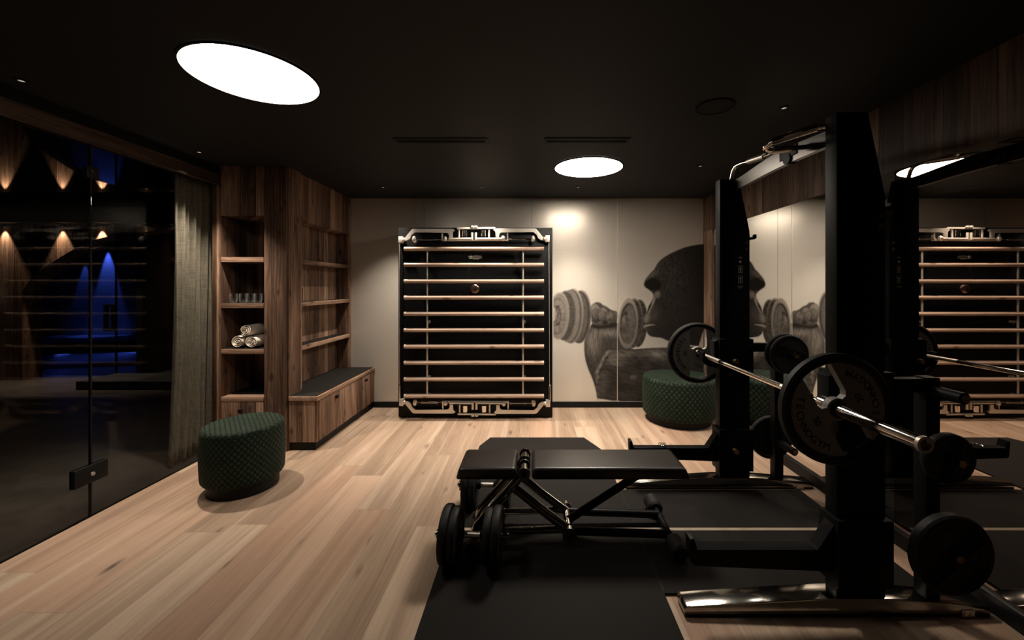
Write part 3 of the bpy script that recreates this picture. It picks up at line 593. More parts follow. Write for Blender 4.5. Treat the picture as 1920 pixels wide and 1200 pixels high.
# storage bench
XR = -1.855
t = thing('storage_bench', 'low reclaimed timber storage bench with a black top', 'bench', (-2.0, 4.06, 0))
mb = MB(); mb.box(-2.29, XR - 0.006, YT + 0.21, YB - 0.014, 0.075, 0.43); mb.box(-2.10, XR - 0.006, YT + 0.008, YT + 0.215, 0.075, 0.43); mb.build('carcass', 'timber', t)
mb = MB(); mb.prism([(-2.10, YT, 0.43), (XR + 0.004, YT, 0.43), (XR + 0.004, YB - 0.014, 0.43), (XS - 0.155, YB - 0.014, 0.43), (XS - 0.155, YT + 0.21, 0.43), (-2.10, YT + 0.21, 0.43)], (0, 0, 0.038), bev=0.003); mb.build('top_board', 'timber_y', t)
mb = MB(); mb.prism([(-2.095, YT + 0.012, 0.468), (XR - 0.012, YT + 0.012, 0.468), (XR - 0.012, YB - 0.02, 0.468), (XS - 0.145, YB - 0.02, 0.468), (XS - 0.145, YT + 0.215, 0.468), (-2.095, YT + 0.215, 0.468)], (0, 0, 0.005)); mb.build('seat_pad', 'mat', t)
for y0, y1, ky in ((YT + 0.035, 4.05, 3.74), (4.056, YB - 0.05, 4.4)):
    mb = MB(); mb.box(XR - 0.006, XR + 0.002, y0, y1, 0.08, 0.426, 0.002); d = mb.build('door', 'timber', t)
    kz = 0.385
    mb = MB(); mb.cyl((XR, ky, kz), (XR + 0.02, ky, kz), 0.006); mb.cyl((XR + 0.012, ky, kz), (XR + 0.03, ky, kz), 0.016); mb.build('knob', 'black', d)
mb = MB(); mb.box(-2.10, XR - 0.03, YT + 0.03, YB - 0.014, 0, 0.075); mb.build('toe_kick', 'black', t)
# things on the shelves
def towel(x, z, y0, ln, r, lb, seed, yaw):
    rnd = random.Random(seed); bm = bmesh.new(); turns, n = 3.0, 84; th = r / (turns + 0.6)
    ring = []
    for i in range(n + 1):
        a = i / n * turns * 2 * PI; rr = r - th * (a / (2 * PI)) * 1.0
        wob = 1 + 0.035 * math.sin(a * 1.3 + seed) ; 
        ring.append((a + seed, max(0.004, rr * wob)))
    NY = 6
    def pt(a, r_, k, inner):
        f = k / NY; e = 0.010 * (abs(2 * f - 1) ** 4)
        rr = r_ - (th * 0.90 if inner else 0) + (e if inner else -e * 0.8)
        return (math.cos(a) * rr, f * ln + 0.004 * math.sin(3 * a + 7 * r_ * 50), math.sin(a) * rr * 0.94)
    O = [[bm.verts.new(pt(a, r_, k, False)) for k in range(NY + 1)] for a, r_ in ring]
    I = [[bm.verts.new(pt(a, r_, k, True)) for k in range(NY + 1)] for a, r_ in ring]
    for i in range(n):
        for k in range(NY):
            bm.faces.new((O[i][k], O[i + 1][k], O[i + 1][k + 1], O[i][k + 1])); bm.faces.new((I[i][k], I[i][k + 1], I[i + 1][k + 1], I[i + 1][k]))
        bm.faces.new((O[i][0], I[i][0], I[i + 1][0], O[i + 1][0])); bm.faces.new((O[i][NY], O[i + 1][NY], I[i + 1][NY], I[i][NY]))
    for i in (0, n):
        for k in range(NY): bm.faces.new((O[i][k], O[i][k + 1], I[i][k + 1], I[i][k]))
    mb = MB(); mb.merge(bm, Matrix.Translation((x, y0, z)) @ Matrix.Rotation(yaw, 4, 'Z'))
    o = mb.build('rolled_towel', 'towel'); tag(o, lb, 'towel', 'rolled towels on the shelf')
z0 = ST[2] + 0.0006
towel(-2.572, z0 + 0.056, 3.475, 0.30, 0.060, 'rolled white towel at the lower left of the stack of three', 1, 0.02)
towel(-2.447, z0 + 0.056, 3.475, 0.30, 0.060, 'rolled white towel at the lower right of the stack, against the timber post', 2.2, -0.03)
towel(-2.507, z0 + 0.158, 3.48, 0.30, 0.058, 'rolled white towel on top of the stack of three', 3.9, -0.04)
tb = None; z0 = ST[1] + 0.0006
for px, y, lb in ((438, 3.50, 'short drinking glass on the shelf, leftmost of the row'), (456, 3.49, 'short drinking glass on the shelf, second from the left, in front'),
                  (470, 3.53, 'short drinking glass on the shelf, third from the left'), (484, 3.51, 'short drinking glass on the shelf, right end by the post'),
                  (454, 3.62, 'short drinking glass in the back row, between the first two'), (466, 3.64, 'short drinking glass in the back row, behind the third')):
    x = (px - VX) / F * y
    if tb is None:
        mb = MB(); mb.lathe([(0, 0), (0.024, 0), (0.029, 0.02), (0.031, 0.055), (0.029, 0.082), (0.027, 0.082), (0.0285, 0.055), (0.0265, 0.022), (0.02, 0.009), (0, 0.008)], 24)
        tb = mb.build('drinking_glass', 'tumbler'); tb.location = (x, y, z0 + 0.0005); tag(tb, lb, 'glass', 'drinking glasses on the shelf')
    else:
        o = tb.copy(); C.objects.link(o); o.location = (x, y, z0 + 0.0005); o['label'] = lb
mb = MB(); mb.box(-2.655, -2.335, 3.53, 3.84, 0.4645, 0.47, 0.002)
mb.prism([(-2.655, 3.53, 0.47), (-2.335, 3.53, 0.47), (-2.335, 3.84, 0.47), (-2.655, 3.84, 0.47)], (0, 0, 0.012), holes=[[(-2.645, 3.54, 0.47), (-2.345, 3.54, 0.47), (-2.345, 3.83, 0.47), (-2.645, 3.83, 0.47)]])
tag(mb.build('tray', 'black'), 'flat black tray on the lowest board of the shelf tower', 'tray')
mb = MB(); mb.box(XS - 0.135, XS - 0.02, 3.69, 3.735, 1.271, 1.40, 0.008); tag(mb.build('speaker', 'satin'), 'small upright black box on the second wall shelf', 'speaker')

# ================================================================== poufs
def pouf(x, y, r, h, hb, lb, cells):
    t = thing('pouf', lb, 'pouf', (x, y, 0), 'green net patterned poufs')
    mb = MB(); mb.lathe([(0, 0), (r * 0.86, 0), (r * 0.86, hb), (0, hb)], 56, Matrix.Translation((x, y, 0))); mb.build('base', 'black', t)
    c = 0.035
    prof = [(0, hb), (r - c, hb)] + [(r - c + c * math.sin(k * PI / 8), hb + c - c * math.cos(k * PI / 8)) for k in range(1, 5)] + \
           [(r + 0.006, (hb + h) / 2)] + [(r - c * .8 + c * .8 * math.cos(k * PI / 10), h - c + c * math.sin(k * PI / 10)) for k in range(0, 6)] + [(r * 0.6, h + 0.006), (0, h + 0.008)]
    per = 2 * PI * r
    def uvf(co, k, n, f):
        if abs(f.calc_center_median().z - h) < c * .8 or f.calc_center_median().z > h - c * .5: return (co.x / per * cells, co.y / per * cells / 0.96)
        a = math.atan2(co.y, co.x)
        if k == n - 1 and a < 0.01 and a > -0.001: a = 2 * PI
        if a < -1e-4: a += 2 * PI
        return (a * r / per * cells, co.z / per * cells / 0.96)
    mb = MB(); mb.lathe(prof, 56, Matrix.Translation((x, y, 0)), uvs=uvf); mb.build('cushion', 'net', t, ang=60)
pouf(-2.054, 2.84, 0.248, 0.452, 0.075, 'green pouf with black net pattern standing alone beside the glass wall', 44)
pouf(1.545, 4.25, 0.37, 0.468, 0.07, 'larger green pouf with black net pattern in the corner by the mirror', 48)

# ================================================================== wall bars (cable training wall)
YK = 4.30; KX0, KX1 = -1.4505, 0.206
t = thing('wall_bars', 'black training wall with ten pale wooden rungs and nickel cable arms', 'wall bars', ((KX0 + KX1) / 2, YK, 0))
mb = MB(); mb.box(KX0, KX1, YK, 4.66, 0.012, 2.046, 0.004); mb.box(KX0 + .1, KX1 - .1, YK + 0.06, 4.6, 0, 0.02); mb.build('panel', 'gloss', t)
YR = 4.215
for py in (466.8, 496.8, 527.4, 558, 588.5, 619, 649.6, 680.2, 711, 742.5):
    z = at(0, py, YR).z; mb = MB()
    mb.cyl((at(758, 0, YR).x, YR, z), (at(1020, 0, YR).x, YR, z), 0.0215, n=20); mb.build('rung', 'rung', t)
for px in (800, 980.5):
    x = at(px, 0, YR).x; mb = MB()
    mb.cyl((x, YR + 0.02, at(0, 741, YR).z), (x, YR + 0.02, at(0, 467, YR).z), 0.010, n=12)
    for py in (467, 604, 742): mb.cyl((x, YR + 0.02, at(0, py, YR).z), (x, YK + 0.002, at(0, py, YR).z), 0.012, n=10)
    mb.build('support_rod', 'steel', t)
for px, py in ((805.5, 603), (983, 603), (806, 705.5), (983, 705.5)):
    v = at(px, py, YK); mb = MB(); mb.cyl((v.x, YK, v.z), (v.x, YK - 0.02, v.z), 0.012); mb.cyl((v.x, YK - 0.02, v.z), (v.x, YK - 0.035, v.z), 0.018, n=14); mb.build('knob', 'steel', t)
v = at(890.5, 542, YK)
mb = MB(); mb.lathe([(0, 0.03), (0.03, 0.028), (0.048, 0.012), (0.05, 0), (0, 0)], 40, Matrix.Translation((v.x, YK, v.z)) @ RX90); dk = mb.build('dial', 'copper', t)
for k in range(12):
    a = k * PI / 6; mb = MB(); mb.cyl((v.x + 0.04 * math.cos(a), YK - 0.018, v.z + 0.04 * math.sin(a)), (v.x + 0.04 * math.cos(a), YK - 0.026, v.z + 0.04 * math.sin(a)), 0.004, n=8); mb.build('stud', 'chrome', dk)
mb = MB(); mb.cyl((v.x, YK - 0.025, v.z), (v.x, YK - 0.036, v.z), 0.009, n=12); mb.build('boss', 'chrome', dk)
# badge
K6 = lambda u, v_, Y: at(740 + u / 6.317, 410 + v_ / 6.317, Y)
bp = [(870, 442), (940, 440), (955, 435), (1030, 440), (1033, 470), (1005, 472), (1000, 482), (935, 482), (925, 474), (885, 474)]
mb = MB(); mb.prism([K6(u, v_, YK - 0.001) for u, v_ in bp], (0, -0.006, 0)); bd = mb.build('badge', 'steel', t)
mb = MB(); mb.merge(text_bm('TECHNOGYM', 0.0215, 0.0004), Matrix.Translation(K6(952, 458, YK - 0.0078)) @ RX90); mb.build('badge_lettering', 'ink', bd)
# cable arm mechanisms (top as measured; bottom mirrored)
def mech(mapf, tag_):
    P = lambda pts, y, d: ([mapf(u, v_, y) for u, v_ in pts], (0, -d, 0))
    armL = [(110, 248), (210, 128), (235, 122), (690, 122), (716, 140), (692, 160), (688, 190), (688, 225), (648, 228), (646, 196), (636, 178), (615, 170), (245, 165), (205, 195), (188, 238), (150, 262), (118, 262)]
    armR = [(1885 - u, v_ - 4) for u, v_ in armL]
    for arm in (armL, armR):
        mb = MB(); mb.prism(*P(arm, YK - 0.03, 0.018), bev=0.002); mb.build('cable_arm', 'steel', t, smooth=False)
    mb = MB(); mb.prism(*P([(562, 178), (578, 178), (578, 254), (1330, 252), (1330, 165), (1346, 165), (1346, 266), (562, 270)], YK - 0.001, 0.03), bev=0.001); mb.build('bracket_plate', 'steel', t, smooth=False)
    mb = MB(); mb.prism(*P([(745, 110), (1195, 106), (1195, 126), (745, 130)], YK - 0.001, 0.035), bev=0.002); mb.build('pulley_bridge', 'steel', t, smooth=False)
    for u in (763, 1118):
        mb = MB(); a, b2 = mapf(u, 130, YK - 0.02), mapf(u, 222, YK - 0.02); mb.cyl(a, b2, 0.010, n=12); mb.build('pillar', 'steel', t)
    for u in (830, 1052):
        mb = MB(); a, b2 = mapf(u, 140, YK - 0.012), mapf(u, 214, YK - 0.012); mb.cyl(a, b2, 0.03, n=20); mb.build('pulley_drum', 'chrome', t)
    for u in (917, 961):
        mb = MB(); mb.cyl(mapf(u, 165, YK - 0.045), mapf(u, 248, YK - 0.045), 0.0125, n=16)
        hp_ = mb.build('hinge_pin', 'steel', t)
        mb = MB(); mb.cyl(mapf(u, 84, YK - 0.045), mapf(u, 102, YK - 0.045), 0.018, n=16); mb.build('pin_head', 'steel', hp_)
    for u0, u1 in ((640, 905), (975, 1290)):
        mb = MB(); mb.cyl(mapf(u0, 241, YK - 0.045), mapf(u1, 238, YK - 0.045), 0.012, n=14); mb.build('slide_rod', 'steel', t)
    for u, v_ in ((595, 240), (1285, 234)):
        mb = MB(); mb.ball(mapf(u, v_, YK - 0.05), 0.024, 1, 1, 1.25); mb.build('stop_ball', 'steel', t)
    for u, s in ((78, 1), (1808, -1)):                # corner swivel with cable and grip
        mb = MB(); c_ = mapf(u, 252 if s > 0 else 240, YK - 0.03); mb.box(c_.x - 0.024, c_.x + 0.024, c_.y - 0.025, c_.y + 0.029, c_.z - 0.036, c_.z + 0.036, 0.006)
        mb.ball((c_.x + s * 0.03, c_.y - 0.01, c_.z), 0.022); mb.build('swivel', 'steel', t)
    for u0, u1, u2, v_ in ((232, 320, 490, 250), (1640, 1540, 1372, 242)):
        h_ = 0.014; mb = MB(); mb.ball(mapf(u0, v_ - 5, YK - 0.05), 0.028, 0.8, 0.8, 1.3); mb.ball(mapf(u0 + (10 if u1 > u0 else -10), v_ + 16, YK - 0.05), 0.018)
        gh = mb.build('handle_clamp', 'steel', t)
        mb = MB(); mb.cyl(mapf(u0, v_, YK - 0.05), mapf(u1, v_, YK - 0.05), 0.006, n=8); mb.cyl(mapf(u1, v_, YK - 0.05), mapf(u2, v_, YK - 0.05), h_ * tag_, n=14)
        mb.ball(mapf(u1, v_, YK - 0.05), h_ * 1.25 * tag_); mb.ball(mapf(u2, v_, YK - 0.05), h_ * 1.25 * tag_); mb.build('grip', 'dark_chrome', gh)
        mb = MB(); mb.cyl(mapf(u2, v_, YK - 0.05), mapf(580 if u2 < 900 else 1330, v_, YK - 0.05), 0.002, n=6); mb.build('cable', 'steel', gh)
mech(K6, 0.55)
K7 = lambda u, v_, Y: at(740 + u / 6.317 + 1.2, 784 - (v_ - 62) / 6.317, Y)
mech(K7, 1.0)
for px, p2 in ((750.6, 751), (1029, 1030.5)):
    a = at(px, 455, YK); b2 = at(p2, 750, YK); mb = MB(); mb.cyl((a.x, YK - 0.03, a.z), (b2.x, YK - 0.03, b2.z), 0.0028, n=6); cb = mb.build('side_cable', 'steel', t)
    a = at(p2, 722, YK); mb = MB(); mb.cyl((b2.x, YK - 0.03, a.z), (b2.x, YK - 0.03, b2.z), 0.014, n=14); mb.ball((b2.x, YK - 0.03, a.z), 0.016); mb.build('cable_sleeve', 'dark_chrome', cb)

# ================================================================== mural: gorilla print on the metal wall
def build_mural():
    x0, x1, y0, y1, st = 1037.5, 1318.0, 452.0, 751.0, 0.6
    xs_ = np.arange(x0, x1 + st, st); ys_ = np.arange(y0, y1 + st, st); X, Y = np.meshgrid(xs_, ys_); sh = X.shape
    T = np.zeros(sh); A = np.zeros(sh)
    def blur(a, r):
        k = max(1, int(round(r / st)))
        for _ in range(3):
            for ax in (0, 1):
                p = np.pad(a, [(k, k) if i == ax else (0, 0) for i in (0, 1)], mode='edge'); c = np.cumsum(p, axis=ax)
                z = np.zeros_like(np.take(c, [0], axis=ax)); c = np.concatenate([z, c], axis=ax); n_ = a.shape[ax]; w_ = 2 * k + 1
                a = (np.take(c, range(w_, w_ + n_), axis=ax) - np.take(c, range(0, n_), axis=ax)) / w_
        return a
    def poly(pts):
        ins = np.zeros(sh, bool); n_ = len(pts)
        for i in range(n_):
            (ax, ay), (bx, by) = pts[i], pts[(i + 1) % n_]
            if ay == by: continue
            ins ^= ((ay > Y) != (by > Y)) & (X < (bx - ax) * (Y - ay) / (by - ay) + ax)
        return ins.astype(float)
    def smooth(pts, k=2):
        for _ in range(k):
            q = []
            for i in range(len(pts)):
                a, b = np.array(pts[i]), np.array(pts[(i + 1) % len(pts)]); q += [tuple(a * .75 + b * .25), tuple(a * .25 + b * .75)]
            pts = q
        return pts
    def ell(cx, cy, rx, ry, rot=0):
        c, s = math.cos(rot), math.sin(rot); u = (X - cx) * c + (Y - cy) * s; v = -(X - cx) * s + (Y - cy) * c
        return np.sqrt((u / rx) ** 2 + (v / ry) ** 2)
    def paint(mask, tone, soft=0.8):
        nonlocal T, A
        m = blur(mask, soft) if soft else mask
        T = T * (1 - m) + tone * m; A = np.maximum(A, m)
    def vnoise(sx_, sy_, seed):
        r = np.random.RandomState(seed); gx = (X - x0) / sx_; gy = (Y - y0) / sy_
        G = r.rand(int(gy.max()) + 3, int(gx.max()) + 3); i, j = gy.astype(int), gx.astype(int); fy, fx = gy - i, gx - j
        fx = fx * fx * (3 - 2 * fx); fy = fy * fy * (3 - 2 * fy)
        return (G[i, j] * (1 - fx) + G[i, j + 1] * fx) * (1 - fy) + (G[i + 1, j] * (1 - fx) + G[i + 1, j + 1] * fx) * fy
    Z4 = lambda L: [(1000 + u / 4.286, 420 + v / 4.286) for u, v in L]
    Z5 = lambda L: [(1100 + u / 3.75, 440 + v / 3.75) for u, v in L]
    Z6 = lambda L: [(1030 + u / 6, 430 + v / 6) for u, v in L]
    fine = vnoise(1.0, 1.0, 1) - .5; med = vnoise(4, 4, 2) - .5; big = vnoise(16, 13, 3) - .5
    hairv = .6 * (vnoise(1.1, 6, 4) - .5) + .4 * (vnoise(2.2, 11, 6) - .5)
    U1, V1 = X * .8 + Y * .6, -X * .6 + Y * .8
    def dnoise(sx_, sy_, seed, u_, v_):
        r = np.random.RandomState(seed); gx = (u_ - u_.min()) / sx_; gy = (v_ - v_.min()) / sy_
        G = r.rand(int(gy.max()) + 3, int(gx.max()) + 3); i, j = gy.astype(int), gx.astype(int); fy, fx = gy - i, gx - j
        return (G[i, j] * (1 - fx) + G[i, j + 1] * fx) * (1 - fy) + (G[i + 1, j] * (1 - fx) + G[i + 1, j + 1] * fx) * fy - .5
    haird = dnoise(8, 1.3, 7, U1, V1) * .6 + dnoise(14, 2.4, 8, U1, V1) * .4
    hairh = dnoise(9, 1.4, 9, X + .25 * Y, Y - .25 * X) * .6 + dnoise(14, 2.6, 10, X, Y) * .4
    G_ = lambda cx, cy, sx_, sy_: np.exp(-((X - cx) / sx_) ** 2 - ((Y - cy) / sy_) ** 2)
    # raised arm behind the dumbbell
    arm = smooth(Z4([(405, 985), (408, 930), (440, 840), (480, 780), (600, 780), (690, 790), (735, 850), (735, 1000), (1010, 1010), (1010, 1420), (512, 1420), (500, 1330), (470, 1235), (436, 1160), (412, 1080)]), 1)
    lit = G_(1112, 640, 12, 26) + .9 * G_(1142, 624, 20, 7)
    paint(poly(arm), 0.05 + 0.16 * lit + hairv * (0.05 + .16 * lit) + 0.03 * big + .02 * fine, .6)
    # right weight
    def disc(cx, cy, rx, ry, base, hi, rot=0.05, w_=.10, side=1):
        d = ell(cx, cy, rx, ry, rot)
        paint((d < 1).astype(float), base + 0.04 * med + 0.04 * fine, 0.4)
        k = np.clip(.45 - .55 * (Y - cy) / ry - .25 * (X - cx) / rx, .12, 1)
        paint(((d < 1.0) & (d > 1 - w_)).astype(float), hi * k + base * (1 - k) + 0.04 * fine, 0.4)
        return d
    disc(1197, 606, 17, 45, 0.045, 0.20, w_=.06); disc(1187, 606, 18, 47, 0.055, 0.30, w_=.07)
    dd = disc(1177, 606, 18.5, 47, 0.16, 0.36, w_=.16)
    paint((ell(1177.5, 607, 15, 38, .05) < 1).astype(float), 0.10 + 0.06 * med + 0.05 * fine + .06 * G_(1182, 590, 6, 16), .5)
    paint(((ell(1177.5, 607, 15, 38, .05) < 1) & (ell(1179.5, 609, 15, 38, .05) > 1)).astype(float), 0.025, .5)
    paint((ell(1171, 592, 4.5, 9, .35) < 1).astype(float), 0.03 + .10 * np.abs(med), .8)
    # fist round the handle
    fist = poly(smooth(Z6([(462, 880), (480, 845), (520, 815), (570, 818), (600, 850), (640, 862), (690, 905), (770, 920), (775, 1010), (740, 1080), (600, 1110), (470, 1090)]), 1))
    paint(fist, 0.10 + 0.07 * med + 0.05 * fine, .6)
    for cx, cy, rx, ry, t_ in ((1116, 586, 11, 18, .19), (1132, 592, 9.5, 16, .17), (1145, 598, 8, 14, .14)):
        d = ell(cx, cy, rx, ry, -.12)
        paint((d < 1).astype(float), t_ * np.clip(1.05 - .75 * (Y - cy + 6) / ry - .25 * (X - cx) / rx, .22, 1.3) + 0.07 * med + .05 * fine, .7)
        paint(((d > .93) & (d < 1.07) & (X > cx)).astype(float) * .9, 0.02, .5)
    for k in range(5): paint((np.abs(ell(1112 + 5 * k, 600 + 2 * k, 9, 22, .3) - 1) < .035).astype(float) * fist * .6, 0.035, .5)
    paint(poly(smooth(Z6([(470, 1060), (560, 1085), (700, 1060), (770, 1040), (770, 1090), (640, 1112), (520, 1118), (470, 1100)]), 1)), 0.018, 1.4)
    # thumb over the right weight
    paint(poly(smooth(Z6([(790, 1060), (815, 990), (850, 955), (878, 970), (885, 1030), (870, 1110), (830, 1180), (790, 1190)]), 1)), 0.07 + 0.05 * med + 0.12 * G_(1169, 598, 3.5, 10) + .03 * fine, .8)
    # left weight, discs from back to front
    for cx, cy, rx, ry, base, hi in ((1087.5, 594, 21, 50, .105, .34), (1072.5, 592.5, 21, 51.5, .20, .46)):
        disc(cx, cy, rx, ry, base, hi, w_=.09); paint((ell(cx - 3.2, cy, rx - 1, ry - 1.5, .05) < 1).astype(float), base * .38, .6)
        paint((ell(cx - 5.5, cy, rx - 1, ry - 2, .05) < 1).astype(float), base * 1.15 + .05 * fine + .03 * med, .5)
    disc(1059, 591.5, 19.5, 47, 0.085, 0.30, w_=.05)
    paint((ell(1059, 591.5, 19, 46, .05) < 1).astype(float) * (fine > .25) * .5, 0.16, 0.4)
    disc(1048, 592, 19, 44, 0.30, 0.46, w_=.07)
    paint((ell(1045, 593, 15, 33, .05) < 1).astype(float), 0.24 + 0.16 * med + 0.06 * fine + .08 * G_(1052, 575, 8, 14), .6)
    paint((np.abs(ell(1045, 593, 15, 33, .05) - 1) < .05).astype(float) * .7, .14, .5)
    paint((ell(1043, 592, 9, 20, .05) < 1).astype(float), 0.13 + 0.28 * np.abs(med), .6); paint((ell(1039, 589, 4, 13, 0) < 1).astype(float), 0.5 + .3 * med, .6)
    paint((np.abs(ell(1046, 591, 5, 17, 0) - 1) < .09).astype(float), .04, .5)
    # folded forearm and fist in front
    fore = smooth(Z5([(78, 1170), (66, 1100), (60, 1050), (50, 985), (72, 935), (100, 890), (118, 845), (140, 815), (165, 806), (300, 806), (400, 796), (560, 790), (830, 785), (830, 1175)]), 1)
    hl = G_(1236, 664, 22, 10) * .9 + 0.7 * G_(1150, 672, 22, 14) + .35 * G_(1190, 662, 40, 8) + .35 * G_(1130, 720, 10, 26)
    paint(poly(fore), 0.036 + 0.14 * hl + (hairh * .55 + haird * .45) * (0.06 + .30 * hl) + 0.02 * big + 0.02 * fine, .6)
    for p_, tn in (([(52, 975), (90, 905), (112, 860), (126, 832), (150, 812), (180, 815), (150, 835), (130, 865), (105, 920), (64, 990)], 0.24), ([(58, 1000), (80, 955), (96, 960), (80, 1030), (64, 1050)], 0.17), ([(300, 985), (345, 990), (350, 1012), (310, 1018)], 0.14), ([(64, 1060), (80, 1050), (90, 1110), (84, 1165), (74, 1165)], .10)):
        paint(poly(smooth(Z5(p_), 1)) * 0.85, tn * (1 + .8 * med + .5 * fine), .9)
    for p_ in ([(112, 905), (140, 850), (148, 855), (120, 915)], [(78, 985), (108, 925), (115, 930), (85, 995)], [(125, 870), (165, 830), (170, 836), (132, 878)]): paint(poly(Z5(p_)) * .8, 0.025, .5)
    # head
    head = Z6([(1760, 160), (1735, 165), (1650, 172), (1560, 190), (1480, 215), (1400, 250), (1320, 290), (1260, 330), (1215, 375), (1190, 420), (1170, 455), (1140, 482), (1110, 518), (1085, 548), (1068, 580), (1058, 610), (1061, 640), (1082, 662), (1112, 680), (1140, 703), (1158, 722), (1164, 750), (1160, 775), (1145, 802), (1128, 835), (1108, 868), (1096, 910), (1086, 950), (1071, 985), (1062, 1020), (1066, 1045), (1084, 1062), (1070, 1074), (1056, 1094), (1062, 1112), (1078, 1130)]) + \
           Z5([(416, 676), (424, 698), (445, 716), (480, 722), (520, 724), (560, 745), (620, 765), (840, 790)])
    hm = poly(smooth(head, 1))
    first = np.where(hm.max(axis=1) > 0, xs_[np.argmax(hm > .5, axis=1)], 9999)[:, None]; d = np.clip(X - first, 0, 400)
    wrow = 0.10 + 0.55 * np.exp(-((Y - 598) / 17) ** 2) + 0.25 * np.exp(-((Y - 512) / 10) ** 2) + .12 * np.exp(-((Y - 490) / 20) ** 2)
    paint(hm, 0.018 + 0.16 * wrow * np.exp(-d / 5) + .05 * wrow * np.exp(-d / 22) + (0.026 + .055 * (fine + hairv) + .02 * med) * (.15 + .85 * G_(1258, 520, 32, 50)) * np.clip(d / 4, 0, 1), .5)
    def pz(pts, tn, soft, k=1.0): paint(poly(smooth(Z6(pts), 1)) * k * hm, tn, soft)
    pz([(1068, 600), (1100, 560), (1150, 545), (1220, 560), (1260, 610), (1250, 680), (1190, 690), (1140, 690), (1090, 655), (1064, 635)], 0.010, 1.2)                 # brow shadow
    pz([(1075, 575), (1110, 525), (1150, 485), (1195, 460), (1225, 480), (1190, 520), (1130, 545), (1090, 575)], 0.12 + .10 * fine + .05 * med, 1.2, .85)                # brow ridge
    pz([(1140, 690), (1190, 680), (1210, 690), (1180, 705), (1160, 712)], 0.008, .6); pz([(1152, 694), (1164, 692), (1168, 700), (1158, 704)], .22, 0, .8)         # eye
    pz([(1172, 730), (1195, 700), (1235, 690), (1245, 730), (1225, 780), (1205, 760), (1190, 770), (1170, 800), (1160, 780)], 0.22 + .10 * fine, 1.4, .8)              # nose bridge
    pz([(1112, 850), (1140, 832), (1146, 850), (1128, 885), (1108, 925), (1098, 935), (1096, 905)], 0.012, .5)                                                       # nostril
    pz([(1166, 775), (1186, 770), (1178, 815), (1158, 860), (1138, 905), (1122, 945), (1108, 950), (1112, 925), (1136, 880), (1150, 840)], 0.36 + .08 * fine, .8)   # ridge beside it
    pz([(1084, 960), (1104, 950), (1128, 950), (1130, 990), (1110, 1030), (1085, 1048), (1066, 1030), (1070, 990)], 0.24 + .08 * fine, 1.6, .85)                      # upper lip
    pz([(1130, 900), (1170, 860), (1215, 860), (1220, 940), (1190, 1010), (1130, 1040), (1110, 1030), (1130, 990)], 0.075 + .06 * fine, 3, .8)                        # cheek
    pz([(1060, 1056), (1090, 1058), (1140, 1050), (1200, 1058), (1240, 1075), (1190, 1068), (1130, 1064), (1080, 1072)], 0.008, .4)                                   # mouth
    pz([(1054, 1094), (1072, 1076), (1110, 1066), (1170, 1066), (1200, 1072), (1140, 1080), (1090, 1092), (1064, 1106)], 0.34, .5, .9)                               # lower lip
    # mesh
    keep = A > 0.02
    fm = keep[:-1, :-1] | keep[1:, :-1] | keep[:-1, 1:] | keep[1:, 1:]
    ny, nx = sh; yy = YB - 0.0132
    co = np.stack([(X - VX) / F * YB, np.full(sh, yy), CAMH - (Y - VY) / F * YB], -1).reshape(-1, 3)
    idx = np.arange(ny * nx).reshape(ny, nx)
    q = np.stack([idx[1:, :-1], idx[1:, 1:], idx[:-1, 1:], idx[:-1, :-1]], -1)[fm]
    used = np.unique(q); remap = -np.ones(ny * nx, int); remap[used] = np.arange(len(used)); q = remap[q]
    me = bpy.data.meshes.new('mural'); me.from_pydata(co[used].tolist(), [], q.tolist())
    T_ = np.clip(0.006 + 0.74 * np.clip(T, 0, 1), 0.006, 1).reshape(-1)[used]; A_ = np.clip(A * 1.02, 0, 1).reshape(-1)[used]
    ca = me.color_attributes.new('ink', 'FLOAT_COLOR', 'POINT')
    ca.data.foreach_set('color', np.stack([T_, T_ * 0.88, T_ * 0.76, A_], -1).astype(np.float32).reshape(-1))
    uv = me.uv_layers.new(name='UVMap'); li = np.zeros(len(me.loops), dtype=np.int32); me.loops.foreach_get('vertex_index', li)
    uv.data.foreach_set('uv', co[used][li][:, [0, 2]].astype(np.float32).reshape(-1))
    me.materials.append(M['mural']); o = bpy.data.objects.new('wall_mural', me); C.objects.link(o)
    tag(o, 'printed sepia picture of a gorilla lifting a dumbbell on the metal wall', 'mural')
build_mural()

# ================================================================== rubber mats
mat_pts = [(-0.475, YF + 0.3), (0.60, YF + 0.3), (0.60, 1.83), (1.84, 1.83), (1.84, 2.765), (0.60, 2.765), (0.585, 3.45), (0.47, 3.72), (-0.40, 3.72), (-0.475, 3.52)]
mb = MB(); mb.prism([(x, y, 0.0005) for x, y in mat_pts], (0, 0, 0.0115), bev=0.003)
tm = tag(mb.build('gym_mat', 'mat'), 'large black rubber mat on the oak floor under the bench and rack', 'mat')
mb = MB(); mb.box(-0.45, 1.82, 2.30, 2.325, 0.012, 0.0128); mb.build('line', 'tape', tm)
mb = MB(); mb.box(0.596, 0.604, 1.84, 2.755, 0.012, 0.0125); mb.build('seam', 'black', tm)
MZ = 0.012
